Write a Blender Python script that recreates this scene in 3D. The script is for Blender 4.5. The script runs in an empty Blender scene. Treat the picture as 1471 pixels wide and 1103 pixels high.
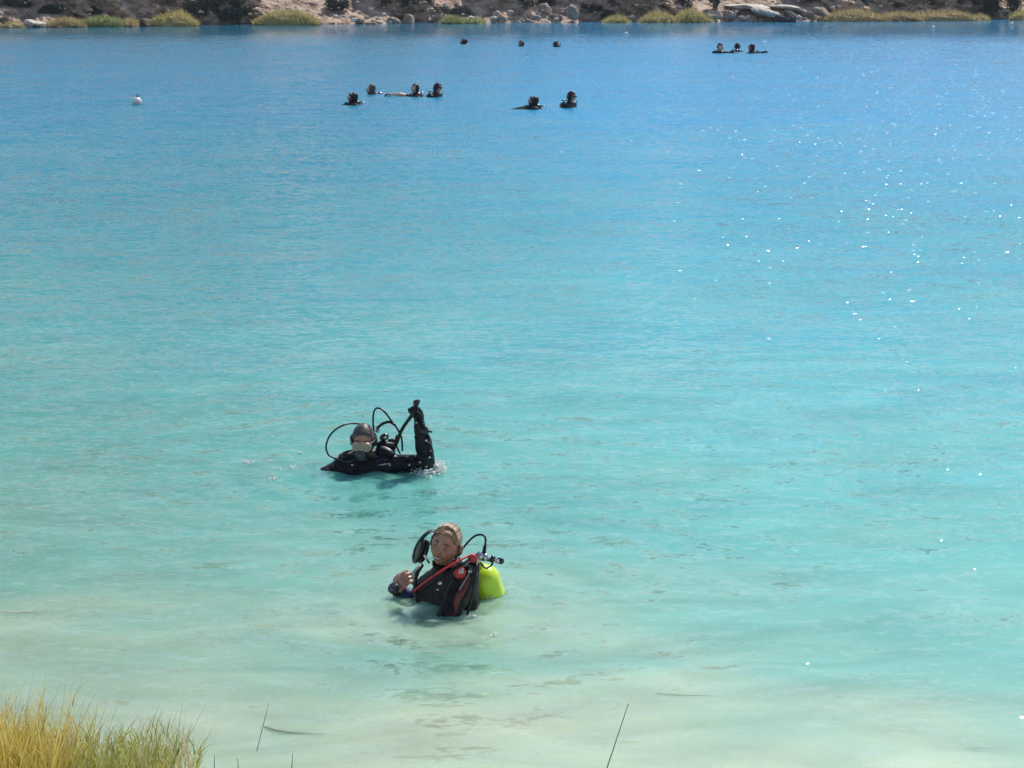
import bpy, bmesh, math, random
import numpy as np
from mathutils import Vector, Matrix, Euler
random.seed(7)
R = math.radians
scene = bpy.context.scene
COL = scene.collection

# ------------------------------------------------------------------ camera, sky, sun, exposure
H, PITCH, FPX = 4.2, R(12.6), 3000.0          # camera height, downward pitch, focal length in photo pixels
cd = bpy.data.cameras.new("camera"); cam = bpy.data.objects.new("camera", cd); COL.objects.link(cam)
cam.location = (0, 0, H); cam.rotation_euler = (R(90) - PITCH, 0, 0)
cd.sensor_width = 36; cd.lens = FPX / 1471 * 36; cd.clip_start = 0.1; cd.clip_end = 3000
scene.camera = cam
SUN_EL, SUN_AZ = R(51), R(33)                  # azimuth measured from the view direction (+Y) towards +X
w = bpy.data.worlds.new("World"); scene.world = w; w.use_nodes = True
wn = w.node_tree
bgn = wn.nodes["Background"]; bgn.inputs[1].default_value = 0.10
sky = wn.nodes.new("ShaderNodeTexSky"); sky.sky_type = 'NISHITA'; sky.sun_disc = False
sky.sun_elevation = SUN_EL; sky.sun_rotation = SUN_AZ
sky.air_density = 1.0; sky.dust_density = 1.0; sky.ozone_density = 1.5
wn.links.new(sky.outputs[0], bgn.inputs[0])
sl = bpy.data.lights.new("sun", 'SUN'); sl.energy = 4.0; sl.angle = R(0.5); sl.color = (1, .95, .87)
so = bpy.data.objects.new("sun", sl); COL.objects.link(so)
sdir = Vector((math.sin(SUN_AZ) * math.cos(SUN_EL), math.cos(SUN_AZ) * math.cos(SUN_EL), math.sin(SUN_EL)))
so.rotation_euler = sdir.to_track_quat('Z', 'Y').to_euler(); so.location = sdir * 60
vs = scene.view_settings
vs.view_transform = 'Standard'; vs.look = 'None'; vs.gamma = 1; vs.exposure = 0.30
scene.render.engine = 'CYCLES'
scene.cycles.use_denoising = True
scene.cycles.max_bounces = 6; scene.cycles.transparent_max_bounces = 8
scene.cycles.sample_clamp_indirect = 6
scene.cycles.sample_clamp_direct = 0

# ------------------------------------------------------------------ photo pixel -> world
cp, sp_ = math.cos(PITCH), math.sin(PITCH)
def ray(px, py):
    a, b = px - 735.5, 551.5 - py
    return Vector((a, FPX * cp + b * sp_, -FPX * sp_ + b * cp))
def P(px, py, Y):                              # point at ground distance Y seen at that pixel
    r = ray(px, py); return Vector((0, 0, H)) + r * (Y / r.y)
def G(px, py, z=0.0):                          # point of the water plane seen at that pixel
    r = ray(px, py); return Vector((0, 0, H)) + r * ((z - H) / r.z)

# ------------------------------------------------------------------ numpy value noise
_rs = np.random.RandomState(11)
_T = _rs.rand(256, 256)
def vnoise(x, y):
    x = np.asarray(x, float); y = np.asarray(y, float)
    xi = np.floor(x).astype(int); yi = np.floor(y).astype(int)
    fx = x - xi; fy = y - yi
    fx = fx * fx * (3 - 2 * fx); fy = fy * fy * (3 - 2 * fy)
    a = _T[xi & 255, yi & 255]; b = _T[(xi + 1) & 255, yi & 255]
    c = _T[xi & 255, (yi + 1) & 255]; d = _T[(xi + 1) & 255, (yi + 1) & 255]
    return (a * (1 - fx) + b * fx) * (1 - fy) + (c * (1 - fx) + d * fx) * fy
def fbm(x, y, o=4, g=.5):
    s = 0; a = 1; t = 0
    for i in range(o):
        s = s + a * (vnoise(x * 2 ** i + 17 * i, y * 2 ** i + 31 * i) - .5); t += a; a *= g
    return s / t * 2
def sstep(a, b, x):
    t = np.clip((np.asarray(x, float) - a) / (b - a), 0, 1); return t * t * (3 - 2 * t)

# ------------------------------------------------------------------ materials
def mat(name, col, rough=.6, metal=0, nscale=None, ncol=None, bump=0, bscale=60, detail=5, coat=0, namt=(.35, .65), stretch=None, spec=None):
    m = bpy.data.materials.new(name); m.use_nodes = True
    nt = m.node_tree; b = nt.nodes["Principled BSDF"]
    b.inputs['Base Color'].default_value = (*col, 1); b.inputs['Roughness'].default_value = rough
    b.inputs['Metallic'].default_value = metal
    if coat: b.inputs['Coat Weight'].default_value = coat; b.inputs['Coat Roughness'].default_value = .12
    if spec is not None: b.inputs['Specular IOR Level'].default_value = spec
    tc = nt.nodes.new('ShaderNodeTexCoord'); src = tc.outputs['Object']
    if stretch:
        mp = nt.nodes.new('ShaderNodeMapping'); mp.inputs['Scale'].default_value = stretch
        nt.links.new(src, mp.inputs[0]); src = mp.outputs[0]
    if nscale:
        n = nt.nodes.new('ShaderNodeTexNoise'); n.inputs['Scale'].default_value = nscale; n.inputs['Detail'].default_value = detail
        nt.links.new(src, n.inputs['Vector'])
        r = nt.nodes.new('ShaderNodeValToRGB'); r.color_ramp.elements[0].position = namt[0]; r.color_ramp.elements[1].position = namt[1]
        r.color_ramp.elements[0].color = (*col, 1); r.color_ramp.elements[1].color = (*ncol, 1)
        nt.links.new(n.outputs[0], r.inputs[0]); nt.links.new(r.outputs[0], b.inputs['Base Color'])
    if bump:
        n2 = nt.nodes.new('ShaderNodeTexNoise'); n2.inputs['Scale'].default_value = bscale; n2.inputs['Detail'].default_value = 4
        nt.links.new(src, n2.inputs['Vector'])
        bp = nt.nodes.new('ShaderNodeBump'); bp.inputs['Strength'].default_value = 1; bp.inputs['Distance'].default_value = bump
        nt.links.new(n2.outputs[0], bp.inputs['Height']); nt.links.new(bp.outputs[0], b.inputs['Normal']); nt.links.new(bp.outputs[0], b.inputs['Coat Normal'])
    return m

M = {}
M['neoprene'] = mat('wet_neoprene', (.006, .007, .011), .4, spec=.15, coat=.12, nscale=14, ncol=(.015, .016, .022), bump=.003, bscale=38)
M['neoprene_blue'] = mat('blue_neoprene', (.012, .022, .09), .4, nscale=10, ncol=(.02, .035, .15), bump=.004, bscale=38)
M['hood'] = mat('grey_hood_neoprene', (.040, .034, .036), .5, nscale=20, ncol=(.085, .07, .07), bump=.003, bscale=60)
M['vest'] = mat('vest_nylon', (.006, .006, .009), .45, spec=.12, coat=.1, nscale=30, ncol=(.016, .015, .02), bump=.002, bscale=30)
M['red'] = mat('red_trim', (.42, .022, .03), .42, nscale=25, ncol=(.55, .04, .05), bump=.002, bscale=80)
M['dark_red'] = mat('dark_red_nylon', (.10, .012, .016), .45, nscale=25, ncol=(.18, .02, .022), bump=.003, bscale=60)
M['rubber'] = mat('hose_rubber', (.010, .010, .013), .3, spec=.3, bump=.001, bscale=200)
M['plastic'] = mat('black_plastic', (.015, .015, .018), .22, bump=.001, bscale=120)
M['ring'] = mat('regulator_ring', (.09, .11, .10), .3, bump=.0006, bscale=150)
M['chrome'] = mat('chromed_brass', (.62, .63, .66), .16, metal=1, nscale=40, ncol=(.4, .4, .44), bump=.0008, bscale=90)
M['tank_yellow'] = mat('tank_yellow_green', (.50, .72, .015), .28, nscale=9, ncol=(.58, .80, .03), bump=.0006, bscale=60, coat=.5)
M['tank_dark'] = mat('tank_dark', (.02, .022, .026), .3, nscale=9, ncol=(.05, .05, .055))
M['skin'] = mat('tanned_skin', (.38, .175, .12), .34, nscale=22, ncol=(.50, .26, .185), bump=.0015, bscale=120)
M['skin_pale'] = mat('pale_skin', (.60, .37, .27), .42, nscale=18, ncol=(.66, .43, .33), bump=.0015, bscale=120)
M['lip'] = mat('lips', (.36, .11, .10), .4, nscale=60, ncol=(.42, .14, .12))
M['teeth'] = mat('teeth', (.75, .70, .62), .3)
M['eye'] = mat('eye_white', (.6, .56, .52), .2); M['iris'] = mat('iris', (.03, .025, .02), .15)
M['brow'] = mat('eyebrow_hair', (.10, .06, .035), .7, bump=.001, bscale=300)
M['hair'] = mat('wet_brown_hair', (.16, .09, .05), .38, nscale=7, ncol=(.36, .23, .13), bump=.006, bscale=9, stretch=(8, 1.2, 8))
def island_mat(name, c1, c2, rough=.4):
    m = bpy.data.materials.new(name); m.use_nodes = True; nt = m.node_tree; b = nt.nodes['Principled BSDF']; b.inputs['Roughness'].default_value = rough
    g_ = nt.nodes.new('ShaderNodeNewGeometry'); r = nt.nodes.new('ShaderNodeValToRGB')
    r.color_ramp.elements[0].color = (*c1, 1); r.color_ramp.elements[1].color = (*c2, 1)
    nt.links.new(g_.outputs['Random Per Island'], r.inputs[0]); nt.links.new(r.outputs[0], b.inputs['Base Color']); return m
M['strand'] = island_mat('wet_hair_strands', (.07, .04, .022), (.46, .32, .19))
M['silicone'] = mat('clear_silicone', (.46, .31, .22), .3, nscale=15, ncol=(.58, .42, .31), bump=.001, bscale=60)
M['lens'] = mat('mask_lens', (.30, .24, .19), .06, coat=1)
M['lens_dark'] = mat('dark_mask_lens', (.03, .04, .05), .05, coat=1)
M['white'] = mat('white_paint', (.78, .78, .76), .4, nscale=8, ncol=(.62, .62, .58), bump=.001, bscale=60)
M['white_print'] = mat('white_print', (.75, .73, .72), .5)
M['buckle'] = mat('grey_buckle', (.32, .33, .33), .25, metal=.4)
M['foam'] = mat('foam', (.86, .9, .9), .12, spec=.8)
_fm = M['foam'].node_tree; _tl = _fm.nodes.new('ShaderNodeBsdfTranslucent'); _tl.inputs[0].default_value = (.95, .97, .97, 1)
_mx = _fm.nodes.new('ShaderNodeMixShader'); _mx.inputs[0].default_value = .55
_fm.links.new(_fm.nodes['Principled BSDF'].outputs[0], _mx.inputs[1]); _fm.links.new(_tl.outputs[0], _mx.inputs[2]); _fm.links.new(_mx.outputs[0], _fm.nodes['Material Output'].inputs[0])
M['grey_strap'] = mat('grey_strap', (.16, .17, .18), .4, bump=.001, bscale=90)

# ------------------------------------------------------------------ mesh helpers
def new_obj(name, verts, faces, m, parent=None, smooth=True, mats=None, fmat=None):
    """one mesh object; verts are world points, stored relative to the parent's base"""
    off = parent_base(parent)
    me = bpy.data.meshes.new(name)
    V = np.asarray([tuple(v) for v in verts], float) if not isinstance(verts, np.ndarray) else verts
    me.from_pydata((V - np.array(off)).tolist(), [], [tuple(f) for f in faces])
    for mm in (mats or [m]): me.materials.append(mm)
    if fmat is not None: me.polygons.foreach_set('material_index', np.asarray(fmat, dtype=np.int32))
    if smooth: me.polygons.foreach_set('use_smooth', np.ones(len(me.polygons), bool))
    me.update()
    o = bpy.data.objects.new(name, me); COL.objects.link(o)
    if parent is not None: o.parent = parent
    return o
def parent_base(p):
    b = Vector((0, 0, 0))
    while p is not None: b += p.location; p = p.parent
    return b
def thing(name, label, cat, loc, group=None):
    o = bpy.data.objects.new(name, None); COL.objects.link(o); o.location = loc
    o['label'] = label; o['category'] = cat
    if group: o['group'] = group
    return o
def tag(o, label=None, cat=None, group=None, kind=None):
    if label: o['label'] = label
    if cat: o['category'] = cat
    if group: o['group'] = group
    if kind: o['kind'] = kind
    return o
def origin_to(o, loc):
    """move a top-level mesh's origin to its base"""
    loc = Vector(loc); o.data.transform(Matrix.Translation(-loc)); o.location = loc; return o

class MB:
    def __init__(s): s.v = []; s.f = []; s.m = []
    def add(s, v, f, mi=0):
        n = len(s.v); s.v += [tuple(x) for x in v]; s.f += [tuple(i + n for i in q) for q in f]; s.m += [mi] * len(f); return s
    def build(s, name, m, parent=None, smooth=True, mats=None):
        return new_obj(name, s.v, s.f, m, parent, smooth, mats, s.m if mats else None)

_ico = {}
def ico(sub):
    if sub not in _ico:
        bm = bmesh.new(); bmesh.ops.create_icosphere(bm, subdivisions=sub, radius=1)
        _ico[sub] = (np.array([v.co[:] for v in bm.verts]), [[v.index for v in f.verts] for f in bm.faces]); bm.free()
    return _ico[sub]
def ell(c, r, rot=None, sub=3):
    v, f = ico(sub); r = np.array(r if hasattr(r, '__len__') else (r, r, r), float)
    v = v * r
    if rot is not None: v = v @ np.array(rot.to_3x3()).T
    return v + np.array(c), f
def hull(items, sub=2):
    """convex hull of spheres / ellipsoids [(centre, radius or (rx,ry,rz)[, rot])]"""
    bm = bmesh.new()
    for it in items:
        v, _ = ell(it[0], it[1], it[2] if len(it) > 2 else None, sub)
        for q in v: bm.verts.new(q)
    bmesh.ops.convex_hull(bm, input=bm.verts)
    bm.verts.ensure_lookup_table()
    dead = [v for v in bm.verts if not v.link_faces]
    for v in dead: bm.verts.remove(v)
    bm.verts.index_update()
    V = [v.co[:] for v in bm.verts]; F = [[v.index for v in f.verts] for f in bm.faces]; bm.free()
    return V, F
def catmull(pts, n=10):
    pts = [Vector(p) for p in pts]; out = []
    for i in range(len(pts) - 1):
        p0 = pts[max(i - 1, 0)]; p1 = pts[i]; p2 = pts[i + 1]; p3 = pts[min(i + 2, len(pts) - 1)]
        for k in range(n):
            t = k / n
            out.append(.5 * ((2 * p1) + (p2 - p0) * t + (2 * p0 - 5 * p1 + 4 * p2 - p3) * t * t + (3 * p1 - p0 - 3 * p2 + p3) * t ** 3))
    out.append(pts[-1]); return out
def tube(pts, rad, ns=10, flat=None, cap=True):
    """rad: number or function of 0..1. flat: (wide, thin) multipliers"""
    pts = [Vector(p) for p in pts]; n = len(pts); V = []; F = []
    t0 = (pts[1] - pts[0]).normalized()
    ref = Vector((0, 0, 1)) if abs(t0.z) < .9 else Vector((1, 0, 0))
    u = t0.cross(ref).normalized()
    for i, p in enumerate(pts):
        t = (pts[min(i + 1, n - 1)] - pts[max(i - 1, 0)]).normalized()
        u = (u - t * u.dot(t)).normalized(); v = t.cross(u)
        r = rad(i / (n - 1)) if callable(rad) else rad
        for k in range(ns):
            a = 2 * math.pi * k / ns
            fx, fy = flat or (1, 1)
            V.append(p + u * math.cos(a) * r * fx + v * math.sin(a) * r * fy)
    for i in range(n - 1):
        for k in range(ns):
            a = i * ns + k; b = i * ns + (k + 1) % ns
            F.append((a, b, b + ns, a + ns))
    if cap:
        F.append(tuple(reversed(range(ns)))); F.append(tuple(range((n - 1) * ns, n * ns)))
    return V, F
def lathe(prof, axis_p, axis_d, ns=32):
    """prof [(r, h)] turned round the axis"""
    d = Vector(axis_d).normalized(); ref = Vector((1, 0, 0)) if abs(d.x) < .8 else Vector((0, 1, 0))
    u = d.cross(ref).normalized(); v = d.cross(u); V = []; F = []
    for r, h in prof:
        for k in range(ns):
            a = 2 * math.pi * k / ns
            V.append(Vector(axis_p) + d * h + (u * math.cos(a) + v * math.sin(a)) * r)
    for i in range(len(prof) - 1):
        for k in range(ns):
            a = i * ns + k; b = i * ns + (k + 1) % ns; F.append((a, b, b + ns, a + ns))
    F.append(tuple(reversed(range(ns)))); F.append(tuple(range((len(prof) - 1) * ns, len(prof) * ns)))
    return V, F
def remesh(V, F, vox, smooth=2):
    """voxel union of everything in V,F -> one continuous closed surface"""
    me = bpy.data.meshes.new('tmp'); me.from_pydata([tuple(v) for v in V], [], [tuple(f) for f in F]); me.update()
    o = bpy.data.objects.new('tmp', me); COL.objects.link(o)
    md = o.modifiers.new('r', 'REMESH'); md.mode = 'VOXEL'; md.voxel_size = vox
    if smooth:
        ms = o.modifiers.new('s', 'SMOOTH'); ms.iterations = smooth; ms.factor = .5
    dg = bpy.context.evaluated_depsgraph_get(); dg.update()
    ev = o.evaluated_get(dg); m2 = bpy.data.meshes.new_from_object(ev)
    n = len(m2.vertices); co = np.empty(n * 3); m2.vertices.foreach_get('co', co); co = co.reshape(-1, 3)
    no = np.empty(n * 3); m2.vertices.foreach_get('normal', no); no = no.reshape(-1, 3)
    fs = [tuple(p.vertices) for p in m2.polygons]
    bpy.data.objects.remove(o); bpy.data.meshes.remove(me); bpy.data.meshes.remove(m2)
    return co, no, fs
def shell(co, no, fs, pred, off, rough=0):
    """the faces whose corners satisfy pred, lifted off the body: a garment"""
    keep = pred(co)
    sel = [f for f in fs if all(keep[i] for i in f)]
    idx = {}; V = []; F = []
    for f in sel:
        q = []
        for i in f:
            if i not in idx:
                idx[i] = len(V)
                d = off + (rough * fbm(co[i][0] * 30 + co[i][2] * 17, co[i][1] * 30 + co[i][2] * 23, 3) if rough else 0)
                V.append(co[i] + no[i] * d)
            q.append(idx[i])
        F.append(tuple(q))
    return V, F

# ------------------------------------------------------------------ heads and hands
def head_mesh(smile=0, sub=5):
    """head centred on the origin, face towards -Y, up +Z, about 0.236 m tall"""
    v, f = ico(sub); v = v.copy()
    x = v[:, 0] * .077; y = v[:, 1] * .098; z = v[:, 2] * .118
    t = sstep(.02, .115, -z)
    x = x * (1 - .33 * t); y = np.where(y > 0, y * (1 - .55 * t), y * (1 - .05 * t))
    y = np.where(y < -.074, -.074 + (y + .074) * .62, y)
    front = sstep(.25, .6, -v[:, 1])
    def g(cx, cz, sx, sz, a): return a * np.exp(-((np.abs(x) - cx) / sx) ** 2 - ((z - cz) / sz) ** 2) * front
    y = y + g(0, -.028, .013, .016, -.024) + g(0, -.008, .008, .022, -.012)
    y = y + g(.033, .006, .017, .013, .013) + g(.03, .033, .026, .009, -.007)
    y = y + g(.043, -.030, .018, .020, -.008 - .005 * smile)
    y = y + g(0, -.062, .024, .012, -.006) + g(0, -.061, .024 + .006 * smile, .0035, .006)
    y = y + g(0, -.098, .020, .014, -.009) + g(0, -.082, .02, .006, .004)
    V = np.stack([x, y, z], 1)
    parts = [(V, f)]
    for s in (-1, 1):
        parts.append(ell((s * .079, .012, -.006), (.009, .019, .030), Euler((R(-10), 0, R(-20 * s))).to_matrix(), 3))
    VV = []; FF = []
    for a, b in parts:
        n = len(VV); VV += [tuple(q) for q in a]; FF += [tuple(i + n for i in q) for q in b]
    return np.array(VV), FF
def xf(V, Mx):
    V = np.asarray(V); m = np.array(Mx); return V @ m[:3, :3].T + m[:3, 3]
def basis(fwd, up):
    """matrix taking local -Y to fwd and +Z near up"""
    y = -Vector(fwd).normalized(); z = Vector(up); z = (z - y * z.dot(y)).normalized(); x = y.cross(z)
    return Matrix((x, y, z)).transposed().to_4x4()
def hand_items(wrist, pdir, pnormal, side, curl=.5, thick=1.0):
    """list of hulls: palm, four unequal bent fingers, thumb from the side. fingers close towards pnormal"""
    d = Vector(pdir).normalized(); n = Vector(pnormal); n = (n - d * n.dot(d)).normalized(); s = d.cross(n) * side
    W = Vector(wrist); out = []; k = thick
    out.append([(W, .024 * k), (W + d * .085 + s * .032, .013 * k), (W + d * .08 - s * .034, .012 * k), (W + d * .03 + s * .026, .016 * k), (W + d * .03 - s * .024, .015 * k)])
    L = [(.042, .026, .022), (.046, .030, .024), (.043, .028, .022), (.034, .021, .019)]
    for i, ls in enumerate(L):
        o = s * (.033 - .0225 * i); p = W + d * (.088 - .004 * abs(i - 1.2)) + o; a = 0
        for j, l in enumerate(ls):
            a += curl * (0.55 + .35 * j) + .06 * i
            q = p + (d * math.cos(a) + n * math.sin(a)) * l + s * (.002 * (1.5 - i))
            r0 = (.0095 - .001 * j) * k; r1 = (.0088 - .001 * j) * k
            out.append([(p, r0), (q, r1)]); p = q
    p = W + d * .022 + s * .030; q = p + (d * .6 + s * .65 + n * .35).normalized() * .040
    r_ = q + (d * .85 + s * .05 + n * .55).normalized() * .032; t = r_ + (d * .8 - s * .25 + n * .6).normalized() * .024
    out += [[(p, .014 * k), (q, .0115 * k)], [(q, .011 * k), (r_, .010 * k)], [(r_, .010 * k), (t, .0085 * k)]]
    return out

def join(parts):
    V = []; F = []
    for a, b in parts:
        n = len(V); V += [tuple(q) for q in a]; F += [tuple(i + n for i in q) for q in b]
    return V, F

# ================================================================== SETTING
# ------------------------------------------------------------------ ground: near bank, lake bed, land behind the far bank
def shore_y(x): return 9.35 + .25 * fbm(x * .35 + 3, x * 0 + 1, 3) - .02 * x
def ground_z(x, y):
    d = y - shore_y(x)
    bank = np.where(d < 0, -d * .29, 0)
    bank = np.minimum(bank, 2.75) + np.where(d < .2, .05 * fbm(x * 1.7, y * 1.7, 3), 0)
    bed = np.where(d > 0, -d * .30 - .02 * d * np.clip(d, 0, 3), 0)
    bed = np.maximum(bed, -6.5) + np.where(d > 0, .06 * fbm(x * .9 + 9, y * .9, 3) * np.clip(d, 0, 1), 0)
    z = bank + bed
    far = sstep(103, 109, y); z = z * (1 - far) + far * (7.2 + 1.2 * fbm(x * .03, y * .03, 4))
    side = sstep(58, 74, np.abs(x)) * sstep(2, 12, y); z = z * (1 - side) + side * (6 + 3 * fbm(x * .05 + 5, y * .05, 4))
    return z
xs = np.unique(np.concatenate([np.linspace(-600, -80, 20), np.linspace(-80, -8, 60), np.linspace(-8, 8, 161), np.linspace(8, 80, 60), np.linspace(80, 600, 20)]))
ys = np.unique(np.concatenate([np.linspace(-150, 0, 20), np.linspace(0, 7, 30), np.linspace(7, 20, 150), np.linspace(20, 110, 90), np.linspace(110, 1500, 40)]))
XX, YY = np.meshgrid(xs, ys, indexing='ij'); ZZ = ground_z(XX, YY)
def grid_faces(a, b): return [(i * b + j, (i + 1) * b + j, (i + 1) * b + j + 1, i * b + j + 1) for i in range(a - 1) for j in range(b - 1)]
gm = mat('sandy_ground', (.40, .36, .26), .9, nscale=1.1, ncol=(.56, .52, .40), bump=.02, bscale=6, namt=(.3, .7))
g = new_obj('ground', np.stack([XX.ravel(), YY.ravel(), ZZ.ravel()], 1), grid_faces(len(xs), len(ys)), gm)
tag(g, kind='structure')

# ------------------------------------------------------------------ water
def water_material():
    m = bpy.data.materials.new('lake_water'); m.use_nodes = True; nt = m.node_tree
    N = nt.nodes; L = nt.links; N.clear()
    out = N.new('ShaderNodeOutputMaterial')
    geo = N.new('ShaderNodeNewGeometry'); sep = N.new('ShaderNodeSeparateXYZ'); L.new(geo.outputs['Position'], sep.inputs[0])
    def math_(op, a, b=None, c=None):
        n = N.new('ShaderNodeMath'); n.operation = op
        for i, q in enumerate((a, b, c)):
            if q is None: continue
            if isinstance(q, (int, float)): n.inputs[i].default_value = q
            else: L.new(q, n.inputs[i])
        return n.outputs[0]
    def noise(scale, stretch=(1, 1, 1), detail=3, rot=0, rough=.5, dist=0):
        mp = N.new('ShaderNodeMapping'); mp.inputs['Scale'].default_value = stretch; mp.inputs['Rotation'].default_value = (0, 0, rot)
        L.new(geo.outputs['Position'], mp.inputs[0])
        n = N.new('ShaderNodeTexNoise'); n.inputs['Scale'].default_value = scale; n.inputs['Detail'].default_value = detail
        n.inputs['Roughness'].default_value = rough; n.inputs['Distortion'].default_value = dist
        L.new(mp.outputs[0], n.inputs['Vector']); return n.outputs[0]
    X, Y = sep.outputs[0], sep.outputs[1]
    def maprange(a0, a1, b0, b1):
        f = N.new('ShaderNodeMapRange'); f.inputs[1].default_value = a0; f.inputs[2].default_value = a1; f.inputs[3].default_value = b0; f.inputs[4].default_value = b1
        L.new(Y, f.inputs[0]); return f.outputs[0]
    # --- how deep and how milky: follows the distance from the near shore, shifted by drifting sediment
    n1 = noise(.28, (1, 2.2, 1), 3, R(-12), dist=.6); n2 = noise(.9, (1, 2.0, 1), 3, R(8), dist=.5)
    warp = math_('ADD', math_('MULTIPLY', math_('SUBTRACT', n1, .5), .55), math_('MULTIPLY', math_('SUBTRACT', n2, .5), .16))
    ly = math_('LOGARITHM', math_('MAXIMUM', Y, 8.0), math.e)
    xs_ = N.new('ShaderNodeClamp'); xs_.inputs[1].default_value = -5; xs_.inputs[2].default_value = 5; L.new(X, xs_.inputs[0])
    ly2 = math_('ADD', math_('ADD', ly, warp), math_('MULTIPLY', xs_.outputs[0], maprange(12, 26, .036, .004)))   # the silty shelf is wider on the left
    t = math_('DIVIDE', math_('SUBTRACT', ly2, math.log(9.0)), math.log(90) - math.log(9))
    ramp = N.new('ShaderNodeValToRGB'); L.new(t, ramp.inputs[0])
    cr = ramp.color_ramp
    stops = [(9.2, (.70, .83, .62)), (10.4, (.47, .68, .52)), (11.9, (.26, .56, .47)), (15, (.145, .47, .43)),
             (20.5, (.085, .385, .42)), (31, (.028, .30, .41)), (48, (.008, .25, .46)), (80, (.008, .21, .42))]  # far stops bluer, carrying some reflected sky in the colour
    while len(cr.elements) < len(stops): cr.elements.new(.5)
    for e, (yy, c) in zip(cr.elements, stops):
        e.position = (math.log(yy) - math.log(9)) / (math.log(90) - math.log(9)); e.color = (*c, 1)
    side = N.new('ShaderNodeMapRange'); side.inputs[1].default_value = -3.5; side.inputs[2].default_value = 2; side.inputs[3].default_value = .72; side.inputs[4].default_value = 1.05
    L.new(X, side.inputs[0])  # less sun-side glare at left, painted into the body colour with the murk
    murk = N.new('ShaderNodeMix'); murk.data_type = 'RGBA'; murk.blend_type = 'MULTIPLY'; murk.inputs[0].default_value = 1
    L.new(ramp.outputs[0], murk.inputs[6]); mcol = N.new('ShaderNodeValToRGB'); L.new(math_('MULTIPLY_ADD', X, .16, .75), mcol.inputs[0])
    mcol.color_ramp.elements[0].color = (.98, .98, .86, 1); mcol.color_ramp.elements[1].color = (1, 1, 1, 1); L.new(mcol.outputs[0], murk.inputs[7])
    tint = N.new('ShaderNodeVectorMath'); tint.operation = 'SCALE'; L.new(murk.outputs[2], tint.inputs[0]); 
    cloud = noise(.75, (1, 2.3, 1), 4, R(-15), dist=1.2)
    cl = math_('ADD', 1, math_('MULTIPLY', math_('SUBTRACT', cloud, .5), maprange(10, 30, .75, .22)))
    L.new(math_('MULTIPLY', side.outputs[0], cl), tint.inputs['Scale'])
    # --- waves: slopes of several wave lengths, laid in world space
    def slope(scale, stretch, detail, rot, ax, ay, rough=.5, dist=0):
        mp = N.new('ShaderNodeMapping'); mp.inputs['Scale'].default_value = stretch; mp.inputs['Rotation'].default_value = (0, 0, rot)
        L.new(geo.outputs['Position'], mp.inputs[0])
        n = N.new('ShaderNodeTexNoise'); n.inputs['Scale'].default_value = scale; n.inputs['Detail'].default_value = detail
        n.inputs['Roughness'].default_value = rough; n.inputs['Distortion'].default_value = dist
        L.new(mp.outputs[0], n.inputs['Vector'])
        sp = N.new('ShaderNodeSeparateColor'); L.new(n.outputs['Color'], sp.inputs[0])
        return (math_('MULTIPLY', math_('SUBTRACT', sp.outputs[0], .5), ax), math_('MULTIPLY', math_('SUBTRACT', sp.outputs[1], .5), ay))
    wav = noise(2.3, (1, 2.7, 1), 3, R(5), dist=.5)
    calm = math_('MULTIPLY', maprange(9.5, 24, .75, .85), maprange(71, 80, 1, .30))
    seen = math_('MULTIPLY', maprange(14, 45, 0, .13), maprange(71, 79, 1, .05))   # steeper lee faces of the wind waves out on the open water
    gust = noise(.13, (1, 2.5, 1), 2, R(4)); gustf = math_('ADD', .45, math_('MULTIPLY', gust, 1.1))
    lay = [slope(.55, (1, 2.8, 1), 2, R(9), .10, .22, dist=.4), slope(2.0, (1, 3.0, 1), 2, R(5), .22, .42, dist=.5),
           slope(7.0, (1, 2.0, 1), 3, R(12), .40, .80, dist=.3), slope(17, (1, 1.7, 1), 3, R(-6), .60, 1.05, rough=.6)]
    fx = fy = None
    for k, (a, b) in enumerate(lay):
        if k > 1: a = math_('MULTIPLY', a, gustf); b = math_('MULTIPLY', b, gustf)
        fx = a if fx is None else math_('ADD', fx, a); fy = b if fy is None else math_('ADD', fy, b)
    # a few steep capillary facets that catch the sun
    mp = N.new('ShaderNodeMapping'); mp.inputs['Scale'].default_value = (1, 1.4, 1); L.new(geo.outputs['Position'], mp.inputs[0])
    cn = N.new('ShaderNodeTexNoise'); cn.inputs['Scale'].default_value = 9; cn.inputs['Detail'].default_value = 1; L.new(mp.outputs[0], cn.inputs['Vector'])
    cap = math_('MAXIMUM', math_('SUBTRACT', cn.outputs[0], .689), 0)
    cap = math_('MULTIPLY', cap, maprange(14, 34, .62, 1.05))
    fy = math_('SUBTRACT', fy, math_('MULTIPLY', cap, 6.0)); fx = math_('ADD', fx, math_('MULTIPLY', cap, 3.0))
    streak = math_('MAXIMUM', math_('SUBTRACT', noise(1.3, (1, 9, 1), 1, R(3), rough=.5, dist=.5), .62), 0)
    fy = math_('ADD', fy, math_('MULTIPLY', streak, maprange(12, 19, 2.2, 0)))
    fx = math_('MULTIPLY', fx, calm); fy = math_('MINIMUM', fy, math_('MULTIPLY', fy, .78))       # lee sides are steep, weather sides gentle
    fy = math_('SUBTRACT', math_('MULTIPLY', fy, calm), seen)
    fy = math_('MINIMUM', fy, maprange(11, 21, .12, .04))
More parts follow.
